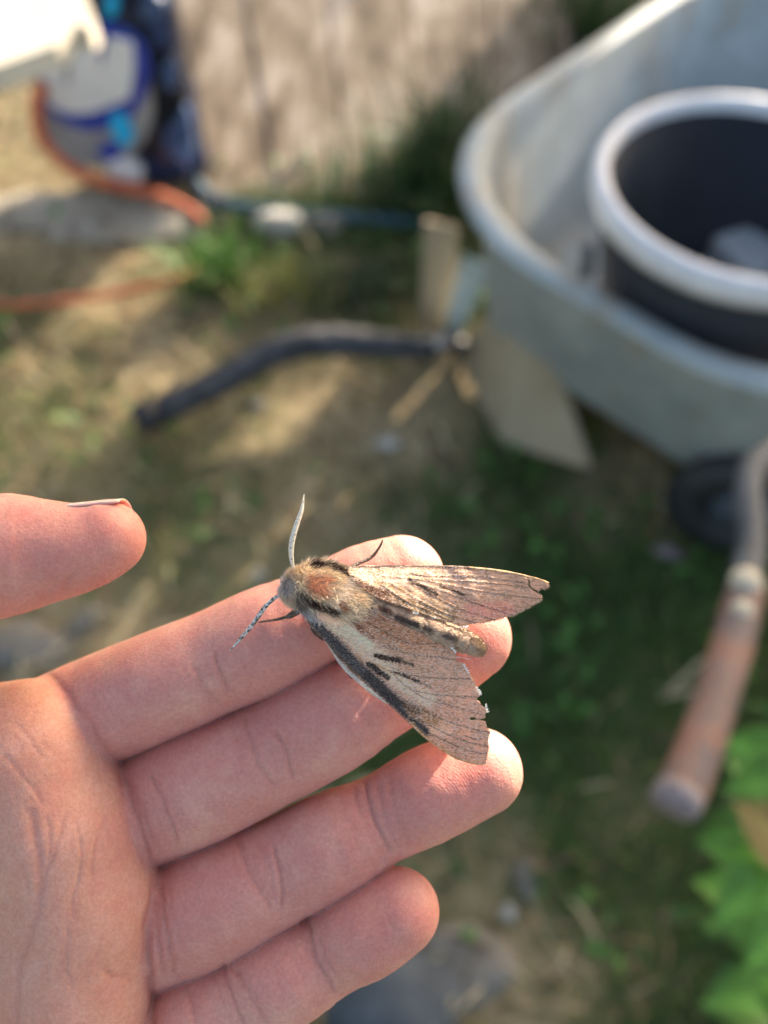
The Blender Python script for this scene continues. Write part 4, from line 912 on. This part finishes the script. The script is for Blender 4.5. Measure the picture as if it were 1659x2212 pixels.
# segment grooves of the abdomen
co = np.array([v.co for v in abd.data.vertices]); 
for g in range(7):
    cen = ac_[12+g*6]; 
    ti = np.arange(len(co))//30; k = ti == 12+g*6; cc = cen[:3]*MM; co[k] = cc+(co[k]-cc)*.90
abd.data.vertices.foreach_set('co', co.astype(np.float32).ravel()); abd.data.update()
eyem = Mat('moth_eye').color((.015, .012, .012)).set(Roughness=.15).m
bm = bmesh.new(); bmesh.ops.create_uvsphere(bm, u_segments=16, v_segments=10, radius=.6*MM); 
ey = bm_obj('eye', bm, eyem, head); ey.location = M(338, 534, 3.4)*MM
bm = bmesh.new(); bmesh.ops.create_uvsphere(bm, u_segments=16, v_segments=10, radius=.6*MM); ey = bm_obj('eye', bm, eyem, head); ey.location = M(352, 430, 3.4)*MM

# fur
furm_ = None
def fur(name, src, count, length, lift, strokes, base, parent, back, width=.055, zmin=-.35, seed=1, spread=.35, bright=1.0, mask=None):
    r = np.random.default_rng(seed); me = src.data; me.calc_loop_triangles()
    Vc = np.array([v.co for v in me.vertices])/MM; Tt = np.array([t.vertices[:] for t in me.loop_triangles])
    A = Vc[Tt[:, 1]]-Vc[Tt[:, 0]]; B = Vc[Tt[:, 2]]-Vc[Tt[:, 0]]; nn = np.cross(A, B); ar = np.linalg.norm(nn, axis=1); nn /= ar[:, None].clip(1e-9)
    ar = ar*(nn[:, 2] > zmin); pick = r.choice(len(Tt), count, p=ar/ar.sum()); u = np.sqrt(r.random(count)); w = r.random(count)
    P = Vc[Tt[pick, 0]]*(1-u)[:, None]+Vc[Tt[pick, 1]]*(u*(1-w))[:, None]+Vc[Tt[pick, 2]]*(u*w)[:, None]; n = nn[pick]
    px = 829.5+P[:, 0]/(135-P[:, 2])*1659; py = 1106-P[:, 1]/(135-P[:, 2])*1659; SP = np.stack([(px-470)/.46667, (py-1039.6)/.46667], 1)
    if mask is not None:
        k_ = mask(SP); P, n, SP = P[k_], n[k_], SP[k_]; count = len(P)
    C = bright*paint(SP+r.normal(0, 3, SP.shape), base, strokes)*r.uniform(.55, 1.45, count)[:, None]
    D = np.asarray(back(SP)); D = D-n*(D*n).sum(1)[:, None]; D /= np.linalg.norm(D, axis=1)[:, None].clip(1e-6)
    D = D+n*lift+r.normal(0, spread, D.shape); D /= np.linalg.norm(D, axis=1)[:, None]
    Ln = length*r.uniform(.55, 1.25, count); S_ = np.cross(D, np.array([0, 0, 1.])+r.normal(0, .3, D.shape)); S_ /= np.linalg.norm(S_, axis=1)[:, None].clip(1e-6)
    bend = -n*.25; out = []
    for f, wd in ((0, 1.), (.5, .9), (1., .25)):
        q = P+D*(Ln*f)[:, None]+bend*(Ln*f*f)[:, None]
        out += [q-S_*width*wd*.5, q+S_*width*wd*.5]
    VV = np.stack(out, 1).reshape(-1, 3); b = np.arange(count)[:, None]*6
    FF = np.concatenate([b+np.array([[0, 1, 3, 2]]), b+np.array([[2, 3, 5, 4]])])
    o = np_mesh(name, VV*MM, FF, furm.m, parent); put_color(o, np.repeat(C, 6, 0)*np.tile(np.array([.8, .8, 1, 1, 1.08, 1.08]), count)[:, None]); o['kind'] = 'stuff'
    return o
ax3 = M(1230, 790, 4)-M(345, 480, 4); ax3 /= np.linalg.norm(ax3); side = np.cross([0, 0, 1], ax3)
fur('fur', thor, 13000, 1.55, .55, b_strokes, TB, moth, lambda S: np.tile(ax3, (len(S), 1)), seed=3, bright=1.25)
fur('fur', thor, 2600, 2.1, .85, b_strokes, (222,200,168), moth, lambda S: np.tile(ax3, (len(S), 1)), seed=13, width=.07, spread=.5, bright=1.35)
fur('fur', head, 6500, 1.45, 1.3, b_strokes, TB, head, lambda S: np.tile(ax3*.6, (len(S), 1)), seed=4, bright=1.3)
fur('fur', abd, 5200, .62, .18, ab_strokes, AB, abd, lambda S: np.tile(ax3, (len(S), 1)), width=.07, seed=5, spread=.2)
# long hair of the wing roots, and tiny raised scales over the wings
def near_root(o, P, ctr, rad):
    return o
wdir_l = M(1180, 1160, 3)-M(470, 620, 5); wdir_l /= np.linalg.norm(wdir_l); wdir_u = M(1450, 520, 3)-M(620, 420, 6); wdir_u /= np.linalg.norm(wdir_u)
fur('wing_hair', lww, 11000, .34, .14, lw_strokes, (196,158,134), lww, lambda S: np.stack([S[:, 0]-380, 680-S[:, 1], S[:, 0]*0], 1)/200, width=.07, zmin=.2, seed=6, spread=.16, mask=lambda S: np.hypot(S[:, 0]-480, S[:, 1]-600) < 190+60*rng.random(len(S)))
fur('wing_hair', upw, 7000, .32, .12, up_strokes, (186,154,130), upw, lambda S: np.stack([S[:, 0]-600+120, 330-S[:, 1], S[:, 0]*0], 1)/200, width=.06, zmin=.2, seed=8, spread=.16, mask=lambda S: np.hypot(S[:, 0]-610, S[:, 1]-430) < 150+60*rng.random(len(S)))

# antennae, legs, white fringe tufts
antm = Mat('antenna'); an = antm.noise(1500, 2, .6, dim=(1, 1, 1)); antm.color(antm.ramp(an.outputs[0], [(.40, (.06, .05, .045)), (.50, (.50, .47, .43)), (.6, (.78, .74, .68))]).outputs[0]).set(Roughness=.6)
antl = Mat('pale_antenna'); an = antl.noise(1700, 2); antl.color(antl.ramp(an.outputs[0], [(.30, (.30, .25, .2)), (.45, (.78, .70, .56))]).outputs[0]).set(Roughness=.55)
def limb(name, pts, rad, mat, parent, m=26, n=8):
    c = spline([list(M(x, y, z)) for x, y, z in pts], m); r = np.interp(np.linspace(0, 1, m), np.linspace(0, 1, len(rad)), rad)
    v, f = tube(c*MM, r*MM, n); return mesh_obj(name, v, f, mat, parent)
limb('antenna', [(360,440,4.6),(356,415,5.4),(346,380,6.6),(340,330,7.4),(346,270,7.8),(366,200,7.8),(390,130,7.4),(400,60,6.8)], [.18,.24,.32,.44,.48,.45,.35,.05], antl.m, moth)
limb('antenna', [(330,505,4.2),(308,518,4.4),(262,542,4.6),(215,588,4.0),(175,645,3.4),(140,690,3.2),(100,735,3.0),(54,788,2.8)], [.18,.25,.34,.40,.40,.36,.28,.05], antm.m, moth)
legm = mottled('moth_leg', (.03, .018, .012), (.16, .11, .08), 2200, .5)
limb('leg', [(392,590,2.4),(365,604,2.0),(335,622,1.6),(318,630,1.4)], [.55,.65,.55,.3], legm, moth, 14)
limb('leg', [(325,625,1.5),(290,636,.9),(240,645,.6),(205,650,.5),(188,654,.5)], [.32,.26,.2,.17,.1], legm, moth, 16)
limb('leg', [(600,410,3.4),(650,380,2.0),(690,365,1.2),(722,343,.7),(745,312,.6),(760,285,.6),(764,271,.7)], [.34,.32,.30,.28,.22,.18,.08], legm, moth, 20)
limb('leg', [(560,800,1.8),(590,860,1.0),(612,900,.5),(622,914,.4)], [.3,.25,.2,.12], legm, moth, 10)
limb('leg', [(440,680,2.4),(458,706,1.4),(490,735,.8)], [.45,.4,.2], legm, moth, 8)
tuftm = Mat('white_fringe').color((.92, .87, .78)).set(Roughness=.6).m
def tuft(p, q, wd, z, n, seed, nrm):
    r = np.random.default_rng(seed); Vt = []; Ft = []
    for i in range(n):
        t = r.random(); b = np.array(p)*(1-t)+np.array(q)*t+r.normal(0, 1.2, 2); d = np.array(nrm)*wd*r.uniform(.6, 1.3)+r.normal(0, 2.2, 2); s_ = np.array([-nrm[1], nrm[0]])*r.uniform(1.4, 2.6)
        z0 = z+r.normal(0, .08)
        for k, (aa, zz) in enumerate(((b-s_, z0), (b+s_, z0), (b+d+s_*.6, z0+.15), (b+d-s_*.6, z0+.15))): Vt.append(M(aa[0], aa[1], zz)*MM)
        o = len(Vt)-4; Ft.append((o, o+1, o+2, o+3))
    return mesh_obj('fringe', Vt, Ft, tuftm, moth, False)
tuft((1072,762),(1102,800), 11, 4.9, 26, 1, (.75,-.4)); tuft((1134,846),(1160,890), 10, 4.1, 26, 2, (.9,-.3)); tuft((1194,950),(1214,990), 11, 3.6, 24, 3, (.95,-.1)); tuft((1236,1030),(1246,1070), 9, 3.4, 20, 4, (.95,-.2))
tuft((1122,670),(1166,668), 8, 4.6, 24, 5, (.3,.9)); tuft((902,612),(930,618), 10, 7.3, 16, 6, (.3,-.8)); tuft((988,632),(1010,636), 7, 6.6, 12, 7, (.4,-.6)); tuft((1104,812),(1172,822), 9, 4.0, 20, 8, (.5,.5))
